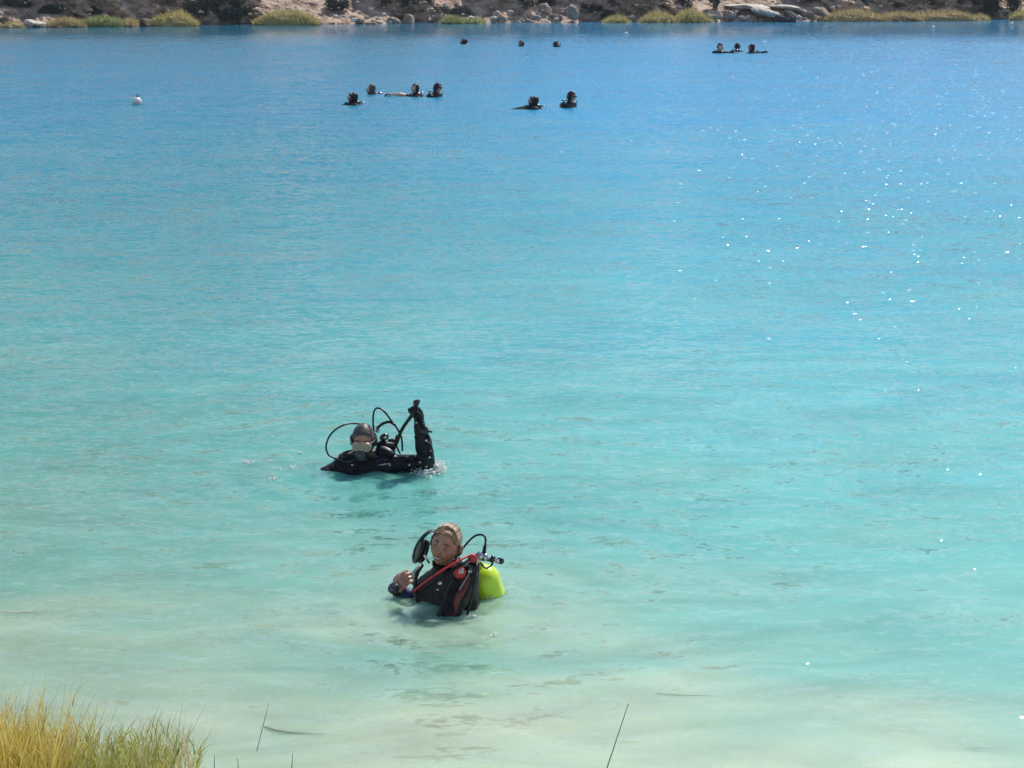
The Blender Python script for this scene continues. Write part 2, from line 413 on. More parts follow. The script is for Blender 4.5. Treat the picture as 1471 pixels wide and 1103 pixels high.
    # rings spreading from the two near divers
    for (cx, cy, amp, kk) in RINGS:
        dx = math_('SUBTRACT', X, cx); dy = math_('SUBTRACT', Y, cy)
        d = math_('SQRT', math_('ADD', math_('MULTIPLY', dx, dx), math_('MULTIPLY', dy, dy)))
        d2 = math_('ADD', d, math_('MULTIPLY', math_('SUBTRACT', wav, .5), .5))
        ring = math_('DIVIDE', math_('MULTIPLY', math_('SINE', math_('MULTIPLY', d2, kk)), math_('MULTIPLY', math_('EXPONENT', math_('MULTIPLY', d, -.8)), amp)), math_('ADD', d, .05))
        fx = math_('ADD', fx, math_('MULTIPLY', ring, dx)); fy = math_('ADD', fy, math_('MULTIPLY', ring, dy))
    cmb = N.new('ShaderNodeCombineXYZ'); L.new(fx, cmb.inputs[0]); L.new(fy, cmb.inputs[1]); cmb.inputs[2].default_value = 1
    bp = N.new('ShaderNodeVectorMath'); bp.operation = 'NORMALIZE'; L.new(cmb.outputs[0], bp.inputs[0])
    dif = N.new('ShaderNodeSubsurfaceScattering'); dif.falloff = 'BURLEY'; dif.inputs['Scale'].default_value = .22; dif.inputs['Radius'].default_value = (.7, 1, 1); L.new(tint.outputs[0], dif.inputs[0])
    tr = N.new('ShaderNodeBsdfTransparent'); tr.inputs[0].default_value = (.72, .88, .80, 1)
    milk = N.new('ShaderNodeMapRange'); milk.inputs[1].default_value = 0.0; milk.inputs[2].default_value = .34; milk.inputs[3].default_value = .60; milk.inputs[4].default_value = .95
    L.new(t, milk.inputs[0])
    body = N.new('ShaderNodeMixShader'); L.new(milk.outputs[0], body.inputs[0]); L.new(tr.outputs[0], body.inputs[1]); L.new(dif.outputs[0], body.inputs[2])
    gl = N.new('ShaderNodeBsdfGlossy'); L.new(math_('MULTIPLY', maprange(12, 40, .05, .17), maprange(72, 79, 1, .6)), gl.inputs['Roughness']); gl.inputs[0].default_value = (1, 1, 1, 1); L.new(bp.outputs[0], gl.inputs['Normal'])
    fr = N.new('ShaderNodeFresnel'); fr.inputs['IOR'].default_value = 1.33; L.new(bp.outputs[0], fr.inputs['Normal'])
    mx = N.new('ShaderNodeMixShader'); L.new(fr.outputs[0], mx.inputs[0]); L.new(body.outputs[0], mx.inputs[1]); L.new(gl.outputs[0], mx.inputs[2])
    L.new(mx.outputs[0], out.inputs[0])
    return m
c1 = G(640, 868); c2 = G(535, 676)
RINGS = [(c1.x, c1.y, .26, 15), (c2.x, c2.y, .22, 14)]
wx = np.unique(np.concatenate([np.linspace(-72, -10, 30), np.linspace(-10, -3, 60), np.linspace(-3, 2, 140), np.linspace(2, 10, 60), np.linspace(10, 72, 30)]))
wy = np.unique(np.concatenate([np.linspace(7.5, 11, 50), np.linspace(11, 18, 200), np.linspace(18, 24, 60), np.linspace(24, 100, 60)]))
WX, WY = np.meshgrid(wx, wy, indexing='ij')
near = 1 - sstep(18, 24, WY)
WZ = (.010 * fbm(WX * .7 + 3, WY * 1.7, 2)) * near * (1 - sstep(8, 10, np.abs(WX)))
for (cx, cy, k_) in ((c1.x, c1.y, 17), (c2.x, c2.y, 15)):
    D = np.hypot(WX - cx, WY - cy); WZ = WZ + (.016 * np.sin(D * k_ + 3 * vnoise(WX * 2, WY * 2)) + .030 * fbm(WX * 6, WY * 8, 3)) * np.exp(-D * 1.3)
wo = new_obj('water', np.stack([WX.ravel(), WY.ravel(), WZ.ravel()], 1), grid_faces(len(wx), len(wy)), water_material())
tag(wo, kind='structure')

# ------------------------------------------------------------------ far bank: one rocky slope with spurs and gullies
def X85(px): return (px - 735.5) * 85.0 / FPX * 1.0
def shore_far(x): return 86.0 + .165 * np.clip(x, -30, 30) + .7 * fbm(x * .09 + 40, x * 0 + 2, 2)
_spurs = [(-60, 470, .9), (0, 120, .8), (375, 580, 1.0), (622, 742, 1.15), (752, 850, 1.0), (985, 1215, 1.2), (1240, 1330, .5), (1460, 1600, .8)]
def spur_w(x, z):
    px = x / (85 / FPX) + 735.5 + 6 * z + 16 * fbm(x * .9, z * 1.2, 3)
    s = 0
    for a, b, k in _spurs[1:]:
        s = np.maximum(s, k * sstep(a - 14, a + 22, px) * (1 - sstep(b - 22 + 0 * px, b + 14, px - 26 * np.clip(z, 0, 2) * -1)))
    return s
hx = np.linspace(-66, 66, 1500); hz = np.concatenate([np.linspace(-3, -.1, 10), np.linspace(-.05, 3, 70), np.linspace(3.1, 9, 50)])
HX, HZ = np.meshgrid(hx, hz, indexing='ij')
SW = spur_w(HX, HZ)
cot = .45 + 1.7 * np.clip(SW, 0, 1.2)
rock = 1 - np.abs(fbm(HX * 1.1 + 5, HZ * 2.3 + HX * .5, 5, .6)) * 2
HYY = shore_far(HX) + np.clip(HZ, -3, 9) * cot + 1.0 * (1 - np.clip(SW, 0, 1)) - (.45 - .28 * np.clip(SW, 0, 1)) * rock - (.30 - .14 * np.clip(SW, 0, 1)) * fbm(HX * 3.1, HZ * 5 + HX * 1.5, 4, .6)
HYY += np.where(HZ > 1.7, (HZ - 1.7) * 1.4 * (1 - .5 * np.clip(SW, 0, 1)), 0)
rockm = mat('rocky_slope', (.20, .135, .10), .9, nscale=1.6, ncol=(.58, .43, .32), bump=.05, bscale=4.5, detail=9, namt=(.36, .66), stretch=(1, 1, 1.6))
hb = new_obj('hills', np.stack([HX.ravel(), HYY.ravel(), HZ.ravel()], 1), [tuple(reversed(f)) for f in grid_faces(len(hx), len(hz))], rockm, smooth=False)
tag(hb, kind='structure')
def bank_y(x, z):
    z = np.asarray(z, float); x = np.asarray(x, float); s = spur_w(x, z)
    return shore_far(x) + z * (.45 + 1.7 * np.clip(s, 0, 1.2)) + 1.0 * (1 - np.clip(s, 0, 1)) - .5

# ------------------------------------------------------------------ boulders on the far shore
def boulder(px, py, wpx, hpx, m, label, tilt=0, seed=0, dy=0.0, rough=.28, name='boulder'):
    c = G(px, 36); yy = float(shore_far(c.x)) - .1 + dy
    c = P(px, py, yy); s = yy / FPX * 1.0
    v, f = ico(4); v = v.copy()
    rs = np.random.RandomState(seed); a = rs.rand(3) * 50
    for _ in range(9):                                        # flatten facets
        n = rs.randn(3); n /= np.linalg.norm(n); k = .62 + .25 * rs.rand(); d = v @ n
        v = v - np.outer(np.clip(d - k, 0, None), n) * .9
    d = rough * fbm(v[:, 0] * 2.1 + a[0] + v[:, 2], v[:, 1] * 2.1 + a[1] - v[:, 2], 4)
    v = v * (1 + d)[:, None] * np.array([wpx * s / 2, max(wpx, hpx) * s / 2 * .8, hpx * s / 2])
    v = xf(v, Matrix.Rotation(R(tilt), 4, 'Y')) + np.array(c)
    o = new_obj(name, v, f, m, smooth=False); tag(o, label, 'rock', 'boulders along the far shore'); origin_to(o, (c.x, c.y, v[:, 2].min())); return o
pale = mat('pale_rock', (.40, .34, .30), .85, nscale=3, ncol=(.62, .56, .50), bump=.05, bscale=9, detail=8)
tan = mat('tan_rock', (.24, .19, .15), .9, nscale=3, ncol=(.42, .34, .26), bump=.05, bscale=9, detail=8)
brown = mat('brown_rock', (.13, .085, .07), .9, nscale=3, ncol=(.25, .17, .14), bump=.05, bscale=9, detail=8)
darkr = mat('dark_rock', (.025, .025, .03), .8, nscale=4, ncol=(.07, .065, .07), bump=.05, bscale=9, detail=8)
boulder(50, 34, 36, 13, pale, 'pale arched boulder with a dark hollow, at the left end of the far shore', 4, 1)
boulder(52, 37, 18, 6, darkr, 'small dark rock at the foot of the pale arched boulder', 0, 31, -.3)
boulder(8, 30, 22, 14, brown, 'reddish brown rock in the far left corner of the bank', 0, 2)
boulder(90, 36, 26, 7, tan, 'low tan rock between the arched boulder and green grass on the far bank', 0, 3)
boulder(153, 24, 13, 7, brown, 'rusty brown stone lying above the green grass patch on far left bank', 20, 4, .3)
boulder(212, 33, 26, 14, brown, 'dark brown boulder by the water just left of the first yellow grass mound', 12, 5)
boulder(184, 33, 16, 8, tan, 'small tan rock beside the dark brown boulder on the left bank', -8, 6)
boulder(416, 13, 14, 7, pale, 'white stone on top of the wide yellow grass mound left of centre', 18, 7, .6)
boulder(368, 31, 8, 5, pale, 'small white stone at the tip of the dark gully', 0, 8)
boulder(745, 31, 7, 4, pale, 'small white stone at the waterline below the sloping spur near the middle', 0, 9)
boulder(711, 32, 6, 3, pale, 'tiny pale stone at the foot of the sloping spur', 0, 10)
boulder(640, 9, 10, 8, pale, 'white stone high on the bank above the bright green tuft', 10, 11, 1.2)
for i, (px, py, ww, hh, tl, mm, lb) in enumerate([
    (588, 28, 22, 15, 25, tan, 'slanting tan slab at the right end of the low rocky mound'),
    (566, 30, 20, 11, 22, tan, 'slanting tan slab in the middle of the low rocky mound'),
    (546, 30, 18, 10, 18, pale, 'paler slab at the left of the low rocky mound'),
    (516, 29, 18, 9, 0, tan, 'rounded grey tan rock left of the slanting slabs'),
    (720, 26, 26, 14, 38, tan, 'tan slab running down the toe of the sloping spur'),
    (800, 26, 34, 12, 30, brown, 'brown rubble slab at the foot of the broken rock spur'),
    (822, 18, 22, 20, 55, tan, 'steep tan block near the top of the broken rock spur'),
    (785, 14, 24, 12, 35, tan, 'jagged block high in the broken rock spur'),
    (828, 30, 12, 8, 50, pale, 'pale pointed rock at the waterline right of the broken spur'),
    (1026, 22, 28, 15, -4, tan, 'round tan boulder right of the long yellow grass bank'),
    (1048, 22, 24, 15, 6, tan, 'second round tan boulder against the pale ledges'),
    (1075, 9, 70, 7, 3, pale, 'long thin pale ledge on top of the outcrop'),
    (1100, 17, 52, 11, 16, pale, 'broad whitish slab slanting across the outcrop'),
    (1075, 27, 26, 11, 20, pale, 'pale wedge shaped rock low in the outcrop'),
    (1128, 10, 48, 9, 8, pale, 'pale ledge above the black boulder'),
    (1095, 33, 20, 5, 0, darkr, 'flat dark rock at the waterline left of the black boulder'),
    (1067, 32, 12, 6, 0, darkr, 'small dark rock under the pale wedge'),
    (1165, 24, 34, 13, 30, tan, 'tan slab sloping to the water right of the black boulder'),
    (1180, 17, 30, 12, 28, tan, 'upper tan slab at the right end of the outcrop'),
    (1192, 31, 9, 4, 15, pale, 'small pale stone at the right foot of the outcrop'),
    (1196, 11, 13, 6, 25, pale, 'white tilted stone above the right end of the outcrop'),
    (1030, 34, 60, 4, 0, tan, 'low flat shelf at the waterline under the round boulders')]):
    boulder(px, py, ww, hh, mm, lb, tl, 40 + i, .25 * (i % 3) + (.5 if py < 15 else 0))
boulder(1129, 26, 36, 19, darkr, 'large black boulder at the water in front of the pale outcrop', 3, 77, -.5)
boulder(1148, 16, 12, 7, darkr, 'dark angular rock perched on the right of the black boulder', 15, 78, -.4)

# ------------------------------------------------------------------ loose rubble scattered over the slope
mb = MB(); rs = np.random.RandomState(5)
vv, ff = ico(1)
for i in range(1500):
    x = rs.uniform(-30, 30); z = rs.uniform(0, 1) ** 1.3 * 3.2; r_ = .025 + .10 * rs.rand() ** 3
    if float(spur_w(x, z)) < .4 and rs.rand() < .7: continue
    c = np.array((x, float(bank_y(x, z)) - .12, z + .02)); q = vv * (1 + .35 * rs.randn(len(vv), 1) * .6) * np.array((r_ * 1.3, r_, r_ * .7))
    mb.add(q + c, ff, int(rs.rand() < .35))
ro = mb.build('rubble', None, smooth=False, mats=[tan, pale]); tag(ro, 'loose stones scattered over the far rocky slope', 'rubble', kind='stuff')

# ------------------------------------------------------------------ shrubs and grass mounds of the far shore
def leaf_mat(name, c1, c2):
    m = bpy.data.materials.new(name); m.use_nodes = True; nt = m.node_tree; b = nt.nodes['Principled BSDF']
    b.inputs['Roughness'].default_value = .75
    g_ = nt.nodes.new('ShaderNodeNewGeometry'); r = nt.nodes.new('ShaderNodeValToRGB')
    r.color_ramp.elements[0].color = (*c1, 1); r.color_ramp.elements[1].color = (*c2, 1)
    nt.links.new(g_.outputs['Random Per Island'], r.inputs[0]); nt.links.new(r.outputs[0], b.inputs['Base Color'])
    tl = nt.nodes.new('ShaderNodeBsdfTranslucent'); nt.links.new(r.outputs[0], tl.inputs[0])
    mx = nt.nodes.new('ShaderNodeMixShader'); mx.inputs[0].default_value = .4
    nt.links.new(b.outputs[0], mx.inputs[1]); nt.links.new(tl.outputs[0], mx.inputs[2])
    nt.links.new(mx.outputs[0], nt.nodes['Material Output'].inputs[0]); return m
L_dark = leaf_mat('dark_leaves', (.03, .042, .040), (.075, .095, .08))  # dark tone also stands in for the shadow filling the gullies
L_mid = leaf_mat('olive_leaves', (.05, .07, .03), (.13, .15, .07))
L_yel = leaf_mat('yellow_grass', (.34, .30, .11), (.60, .52, .24))
L_grn = leaf_mat('green_grass', (.22, .27, .10), (.40, .42, .18))
L_och = leaf_mat('ochre_grass', (.34, .27, .13), (.60, .48, .26))
bark = mat('bark', (.09, .07, .055), .9, nscale=20, ncol=(.16, .13, .1), bump=.01, bscale=30)
def shrub(px, py, wpx, hpx, m, label, n, seed, dy=.4, group='shrubs on the far bank'):
    """px,py: middle of the foot; wpx,hpx size in photo pixels"""
    c0 = G(px, 36); yy = float(shore_far(c0.x)) + dy; base = P(px, py, yy); s = yy / FPX
    t = thing('shrub', label, 'shrub', base, group); rs = np.random.RandomState(seed)
    mb = MB(); W = wpx * s / 2; Hh = hpx * s; cl = []
    for k in range(9): cl.append((rs.uniform(-.75, .75) * W, rs.uniform(-.4, .5) * W * .7, Hh * rs.uniform(.3, .8), rs.uniform(.22, .42)))
    for i in range(n):
        a = cl[rs.randint(9)]; d = rs.randn(3); d /= np.linalg.norm(d); rr = rs.rand() ** .45 * a[3]
        p = np.array(base) + np.array((a[0] + d[0] * rr * W * 1.1, a[1] + d[1] * rr * W, max(.02, a[2] + d[2] * rr * Hh * .9)))
        u = rs.randn(3); u /= np.linalg.norm(u); v = np.cross(u, rs.randn(3)); v /= np.linalg.norm(v); l = rs.uniform(.03, .075)
        mb.add([p - u * l, p + v * l * .5, p + u * l, p - v * l * .5], [(0, 1, 2, 3)])
    mb.build('foliage', m, t, smooth=False)
    sb = MB()
    for k in range(5):
        a = cl[k]; q = Vector(base) + Vector((a[0], a[1], a[2])); sb.add(*tube([base + Vector((a[0] * .2, 0, -.15)), (Vector(base) + q) / 2 + Vector((0, 0, .05)), q], lambda u: .03 * (1.2 - u), 5))
    sb.build('stem', bark, t)
    return t
def tuft(px, py, wpx, hpx, m, label, n, seed, dy=0.0):
    c0 = G(px, 36); yy = float(shore_far(c0.x)) - .25 + dy; base = P(px, py, yy); s = yy / FPX; rs = np.random.RandomState(seed)
    mb = MB(); W = wpx * s / 2; Hh = hpx * s * 1.25
    for i in range(n):
        ux = rs.uniform(-1, 1); uy = rs.uniform(-1, 1)
        env = max(.12, (1 - abs(ux) ** 2.4)) * (.62 + .5 * float(vnoise(ux * W * 1.6 + seed * 3.1, uy * 2 + seed)))
        p = np.array(base) + np.array((ux * W, uy * .55, 0)); zz = Hh * env * rs.uniform(.15, 1); p[2] = base.z - .03 + zz * .72
        l = rs.uniform(.10, .22) * min(1, Hh * 2.5); lean = rs.randn(2) * .45; q = p + np.array((lean[0] * l, lean[1] * l, l)); wd = rs.uniform(.008, .018); a = rs.uniform(0, 3.14)
        side = np.array((math.cos(a), math.sin(a), 0)) * wd
        mb.add([p - side, p + side, q], [(0, 1, 2)])
    dome_v, dome_f = ico(3)                                   # the matted heart of the mound
    d = dome_v * np.array((W * .90, .5, Hh * .50)) * (1 + .35 * fbm(dome_v[:, 0] * 3 + seed, dome_v[:, 1] * 3 + dome_v[:, 2] * 2, 3))[:, None] + np.array(base)
    mb.add(d, dome_f)
    o = mb.build('grass_mound', m, smooth=False); tag(o, label, 'grass mound', 'grass mounds along the far shore'); origin_to(o, base); return o
for a in [
    (308, 33, 100, 62, L_dark, 'dark bushy shrub filling the gully between two yellow mounds', 5200, 1, .9),
    (340, 33, 60, 26, L_dark, 'low dark shrub at the right of the left gully', 2400, 2, .5),
    (20, 24, 60, 34, L_dark, 'dark shrub in the far left corner above the reddish rock', 2200, 3, 1.4),
    (72, 25, 34, 18, L_dark, 'small dark shrub above the pale arched boulder', 1200, 4, 1.0),
    (136, 22, 24, 14, L_dark, 'little dark shrub above the green grass on the left', 800, 5, 1.0),
    (176, 14, 40, 20, L_dark, 'dark bush high on the left bank', 1300, 6, 1.8),
    (484, 20, 36, 26, L_dark, 'dark shrub right of the wide yellow mound', 1500, 7, 1.0),
    (600, 32, 60, 55, L_dark, 'dark shrub in the gully right of the slanting slabs', 3600, 8, 1.2),
    (566, 16, 36, 24, L_mid, 'olive grey bush above the low rocky mound', 1200, 9, 1.4),
    (655, 26, 60, 16, L_dark, 'low dark shrub behind the bright green tuft', 1500, 10, .9),
    (770, 32, 60, 60, L_dark, 'dark shrub in the notch between the two rock spurs', 3400, 11, 1.3),
    (858, 32, 50, 26, L_dark, 'dark shrub right of the broken rock spur', 1800, 12, .9),
    (905, 26, 80, 50, L_dark, 'tall dark shrub behind the small round grass mound', 4200, 13, 1.6),
    (870, 8, 40, 20, L_mid, 'olive bush overhanging high above the small round mound', 1200, 14, 1.5),
    (965, 16, 70, 30, L_dark, 'dark shrub above the long yellow grass bank', 2400, 15, 1.5),
    (1027, 12, 18, 30, L_dark, 'narrow dark shrub above the round tan boulders', 900, 16, 1.2),
    (1170, 6, 44, 22, L_mid, 'olive bush on top of the pale outcrop', 1300, 17, 1.6),
    (1230, 16, 50, 30, L_dark, 'dark shrub right of the pale outcrop', 1800, 18, 1.5),
    (1285, 14, 46, 22, L_mid, 'grey green bush over the middle of the ochre grass strip', 1500, 19, 1.5),
    (1340, 16, 50, 24, L_mid, 'dusty olive bush over the right half of the ochre strip', 1500, 20, 1.5),
    (1385, 18, 46, 30, L_dark, 'dark shrub near the right end of the ochre strip', 1800, 21, 1.4),
    (1440, 29, 70, 60, L_dark, 'broad dark shrub closing the right end of the bank', 4600, 22, .8)]:
    shrub(*a[:8], dy=a[8])
for a in [
    (20, 38, 36, 8, L_och, 'sparse dry grass among the rocks in the far left corner', 500, 1),
    (98, 38, 60, 13, L_och, 'dull ochre grass right of the pale arched boulder', 1500, 2),
    (148, 38, 66, 18, L_grn, 'low green grass patch below the rusty stone', 1900, 3),
    (186, 37, 30, 11, L_och, 'brownish grass between the green patch and the dark brown boulder', 600, 4),
    (250, 36, 70, 21, L_yel, 'yellow green grass mound left of the dark gully', 2300, 5),
    (412, 34, 94, 23, L_yel, 'wide yellow green grass mound right of the dark gully', 3000, 6),
    (650, 34, 32, 12, L_grn, 'bright green tuft at the waterline near the middle', 1000, 7),
    (680, 33, 34, 8, L_grn, 'thin green grass beside the bright tuft under the spur', 700, 8),
    (886, 34, 38, 13, L_yel, 'small round grass mound in front of the tall dark shrub', 1200, 9),
    (946, 34, 56, 19, L_yel, 'olive yellow mound at the left of the long grass bank', 1700, 10),
    (995, 34, 60, 22, L_yel, 'brighter yellow mound at the right of the long grass bank', 1900, 11),
    (1225, 31, 100, 19, L_och, 'ochre grass mound right of the pale outcrop', 2600, 12),
    (1290, 29, 70, 13, L_och, 'low middle part of the ochre grass strip', 1500, 13),
    (1350, 29, 110, 15, L_och, 'long ochre grass mound left of the broad dark shrub', 2600, 14),
    (1405, 28, 30, 9, L_yel, 'short yellowish tuft at the end of the ochre strip', 500, 15),
    (1466, 27, 34, 12, L_yel, 'yellow grass mound at the right edge of the far shore', 700, 16)]:
    tuft(*a)

# ------------------------------------------------------------------ near bank grass (lower left)
def blades(name, n, region, hrange, m, seed, label, fork=.25):
    rs = np.random.RandomState(seed); mb = MB()
    for i in range(n):
        x, y = region(rs); z = float(ground_z(np.array(x), np.array(y))) - .02
        hgt = rs.uniform(*hrange) * (.8 + .4 * float(vnoise(x * 2.5 + 9, y * 2.5)))
        az = rs.uniform(0, 6.28); lean = rs.uniform(.05, .38) * hgt; wd = rs.uniform(.0022, .0048)
        def blade(p0, hg, ln, az_, wd_, segs=4):
            side = np.array((-math.sin(az_ + 1.2), math.cos(az_ + 1.2), 0)); V = []
            for k in range(segs):
                t = k / segs; p = np.array(p0) + np.array((math.cos(az_) * ln * t * t, math.sin(az_) * ln * t * t, hg * t)); ww = wd_ * (1 - t * .7)
                V += [p - side * ww, p + side * ww]
            V.append(np.array(p0) + np.array((math.cos(az_) * ln, math.sin(az_) * ln, hg)))
            F = [(2 * k, 2 * k + 1, 2 * k + 3, 2 * k + 2) for k in range(segs - 1)] + [(2 * segs - 2, 2 * segs - 1, 2 * segs)]
            mb.add(V, F)
        blade((x, y, z), hgt, lean, az, wd)
        if rs.rand() < fork:
            for q in range(rs.randint(2, 5)):
                t = rs.uniform(.4, .85); p = (x + math.cos(az) * lean * t * t, y + math.sin(az) * lean * t * t, z + hgt * t)
                blade(p, rs.uniform(.05, .13), rs.uniform(.03, .08), rs.uniform(0, 6.28), wd * .9, 3)
    o = mb.build(name, m, smooth=False); tag(o, label, kind='stuff'); return o
def reg(x0, x1, y0, y1, fade=0):
    def f(rs):
        while True:
            x = rs.uniform(x0, x1); y = rs.uniform(y0, y1)
            if rs.rand() < 1 - fade * (x - x0) / (x1 - x0): return x, y
    return f
G_dry = leaf_mat('dry_bank_grass', (.44, .31, .06), (.78, .66, .19))
G_olv = leaf_mat('olive_bank_grass', (.17, .21, .04), (.52, .52, .15))
G_pale = leaf_mat('pale_straw', (.50, .42, .26), (.72, .64, .44))
blades('bank_grass', 4200, reg(-3.3, -1.95, 8.2, 9.25, .6), (.38, .74), G_dry, 1, 'golden dry grass on the near bank at the lower left')
blades('bank_grass_green', 2300, reg(-3.2, -1.5, 8.3, 9.35, .35), (.25, .55), G_olv, 2, 'olive green grass with forked tips on the near bank', .6)
blades('bank_straw', 420, reg(-3.0, -1.45, 8.4, 9.3), (.25, .56), G_pale, 3, 'pale broken straw stalks among the near grass', .3)
def stalk(px0, py0, px1, py1, Y, r, m, label, bend=.01, name='grass_stalk', tip=None, down=.35):
    a = P(px0, py0, Y); b = P(px1, py1, Y + .05); d = (a - b); base = a + d.normalized() * down
    base.z = max(base.z, float(ground_z(np.array(base.x), np.array(base.y))) - .02) if False else base.z
    pts = catmull([base, a + Vector((bend, 0, 0)), (a + b) / 2 + Vector((bend, 0, 0)), b], 6)
    if tip is None:
        o = MB().add(*tube(pts, lambda t: r * (1.1 - .7 * t), 6)).build(name, m); tag(o, label, 'plant', 'grass stalks standing in the shallows'); origin_to(o, base); return o
    t = thing(name, label, 'plant', base, 'grass stalks standing in the shallows')
    MB().add(*tube(pts, lambda t_: r * (1.1 - .5 * t_), 6)).build('stem', m, t)
    MB().add(*ell(b, (.005, .004, .012), Euler((0, R(25), 0)).to_matrix(), 2)).build('seed_head', M['foam'] if tip == 'w' else tip, t)
    return t
stem_m = mat('brown_stem', (.13, .12, .07), .7, nscale=30, ncol=(.22, .2, .12))
green_m = mat('green_stem', (.14, .20, .08), .6, nscale=30, ncol=(.2, .28, .12))
stalk(872, 1103, 902, 1013, 9.35, .0032, stem_m, 'tall bare reed stem with a white seed tip leaning right', .0, 'reed_stem', mat('seed_white', (.7, .68, .6), .6))
stalk(380, 1034, 386, 1010, 10.2, .0022, stem_m, 'short dark twig poking from the water beside the floating leaf', 0, 'twig', None, .25)
stalk(417, 1110, 420, 1082, 9.5, .0035, green_m, 'green grass blade left of centre at the bottom edge', .004)
stalk(342, 1110, 341, 1088, 9.5, .003, green_m, 'short green blade by the right end of the bank grass', .002)
stalk(307, 1110, 308, 1084, 9.5, .003, stem_m, 'brownish blade just right of the bank grass', .002)
stalk(500, 1106, 512, 1094, 9.5, .003, mat('straw_stem', (.6, .52, .35), .7), 'pale bent straw at the bottom edge between blade and reed', .0)
# long leaf floating on the surface
def floating_leaf(pts, wd, m, label, name='floating_leaf'):
    pp = catmull([G(x, y, .006) for x, y in pts], 8); n = len(pp)
    o = MB().add(*tube(pp, lambda t: wd * (max(.06, math.sin(math.pi * min(1, t * 1.15 + .04)) ** .6 * (1 - t * .6))), 8, flat=(1, .22))).build(name, m)
    tag(o, label, 'leaf', 'leaves and straws floating in the shallows'); origin_to(o, pp[0]); return o
leafm = mat('wet_leaf', (.13, .16, .10), .5, nscale=20, ncol=(.2, .23, .15))
strawm = mat('floating_straw', (.20, .19, .11), .6, nscale=15, ncol=(.30, .28, .17))
floating_leaf([(378, 1043), (405, 1050), (440, 1053), (496, 1056)], .014, leafm, 'long grey green leaf floating in the shallows near the grass')

floating_leaf([(0, 879), (30, 880), (62, 877), (97, 876)], .010, strawm, 'brown straw streak floating at the left edge above the bank grass', 'floating_straw')
floating_leaf([(292, 809), (330, 808), (352, 805), (382, 807)], .008, strawm, 'thin olive straw floating left of the smiling diver', 'floating_straw')
floating_leaf([(942, 996), (975, 998), (1010, 999), (1060, 1001)], .006, leafm, 'thin dark stalk floating right of the tall reed', 'floating_straw')
floating_leaf([(604, 937), (625, 937), (656, 939)], .008, strawm, 'short brownish straw floating below the smiling diver', 'floating_straw')
floating_leaf([(1388, 1074), (1420, 1074), (1470, 1072)], .005, leafm, 'thin dark stalk floating in the lower right corner', 'floating_straw')

# ================================================================== BUOYS
def buoy(px, py, d, label, mark=True, m=None, group='white buoys on the lake'):
    g_ = G(px, py); t = thing('buoy', label, 'buoy', (g_.x, g_.y, 0), group); r = d / 2
    c = Vector((g_.x, g_.y, r * .55))
    prof = [(r * math.cos(a), r * math.sin(a)) for a in [R(k) for k in range(-86, 87, 9)]]
    MB().add(*lathe(prof, c, (.15, .1, 1), 28)).build('float', m or M['white'], t)
    top = c + Vector((.15, .1, 1)).normalized() * r
    MB().add(*tube([top - Vector((0, 0, .02)), top + Vector((0, 0, .03))], r * .16, 8)).add(*tube([top + Vector((.03 * math.cos(a) * r / .1, 0, .035 + .03 * math.sin(a) * r / .1)) for a in [k * math.pi / 6 for k in range(13)]], r * .06, 6)).build('ring', M['grey_strap'], t)
    MB().add(*tube([c - Vector((0, 0, r * .9)), c - Vector((.05, 0, 1.2)), c - Vector((0, 0, 2.4))], .012, 6)).build('mooring_rope', M['grey_strap'], t)
    if mark: MB().add(*tube([c + Vector((r * 1.01 * math.cos(a), r * 1.01 * math.sin(a), -.12 * r)) for a in [k * math.pi / 12 for k in range(25)]], r * .07, 6)).build('band', M['grey_strap'], t)
    return t
buoy(197, 150, .22, 'round white buoy floating alone at the left of the lake')
buoy(899, 50, .15, 'tiny whitish buoy near the far shore right of centre', False)
buoy(1340, 41, .16, 'small white buoy near the far shore below the ochre grass', False)
buoy(1453, 36, .16, 'small white buoy in front of the broad dark shrub at the right', False)

# ================================================================== PEOPLE
def ring_pts(c, nrm, r, n=16, sx=1, sy=1):
    nrm = Vector(nrm).normalized(); u = nrm.cross(Vector((0, 0, 1)))
    u = u.normalized() if u.length > .1 else Vector((1, 0, 0)); v = u.cross(nrm)
    return [Vector(c) + (u * math.cos(2 * math.pi * k / n) * sx + v * math.sin(2 * math.pi * k / n) * sy) * r for k in range(n + 1)]
def face_parts(t, body, Hm, sc, smile, iris=True):
    """eyes, brows, lips as children of the body; Hm: head matrix"""
    def W(p): return Hm @ (Vector(p) * sc)
    for s in (-1, 1):
        e = MB().add(*ell(W((s * .033, -.0800, .006)), (.0095 * sc, .006, .0042 * sc), Hm.to_3x3(), 3)).build('eye', M['eye'], t)
        MB().add(*ell(W((s * .033, -.0835, .006)), (.005 * sc, .004, .0042 * sc), Hm.to_3x3(), 2)).build('iris', M['iris'], e)
        MB().add(*tube([W((s * .016, -.0905, .026)), W((s * .032, -.0935, .031)), W((s * .050, -.083, .026))], lambda u: .0045 * sc * (1.1 - .6 * u), 6)).build('eyebrow', M['brow'], t)
    wd = .023 + .007 * smile
    for dz, mm, th in ((.0045, 'lip', .0042), (-.0075, 'lip', .005)):
        MB().add(*tube(catmull([W((-wd, -.0805, -.061 + .006 * smile)), W((-.010, -.0925, -.061 + dz)), W((.010, -.0925, -.061 + dz)), W((wd, -.0805, -.061 + .006 * smile))], 5), lambda u: th * sc * (.35 + .65 * math.sin(math.pi * u)), 6)).build('lip', M['lip'], t)
    if smile:
        MB().add(*tube(catmull([W((-.021, -.087, -.0575)), W((0, -.0955, -.0615)), W((.021, -.087, -.0575))], 5), .0042 * sc, 6)).build('teeth', M['teeth'], t)

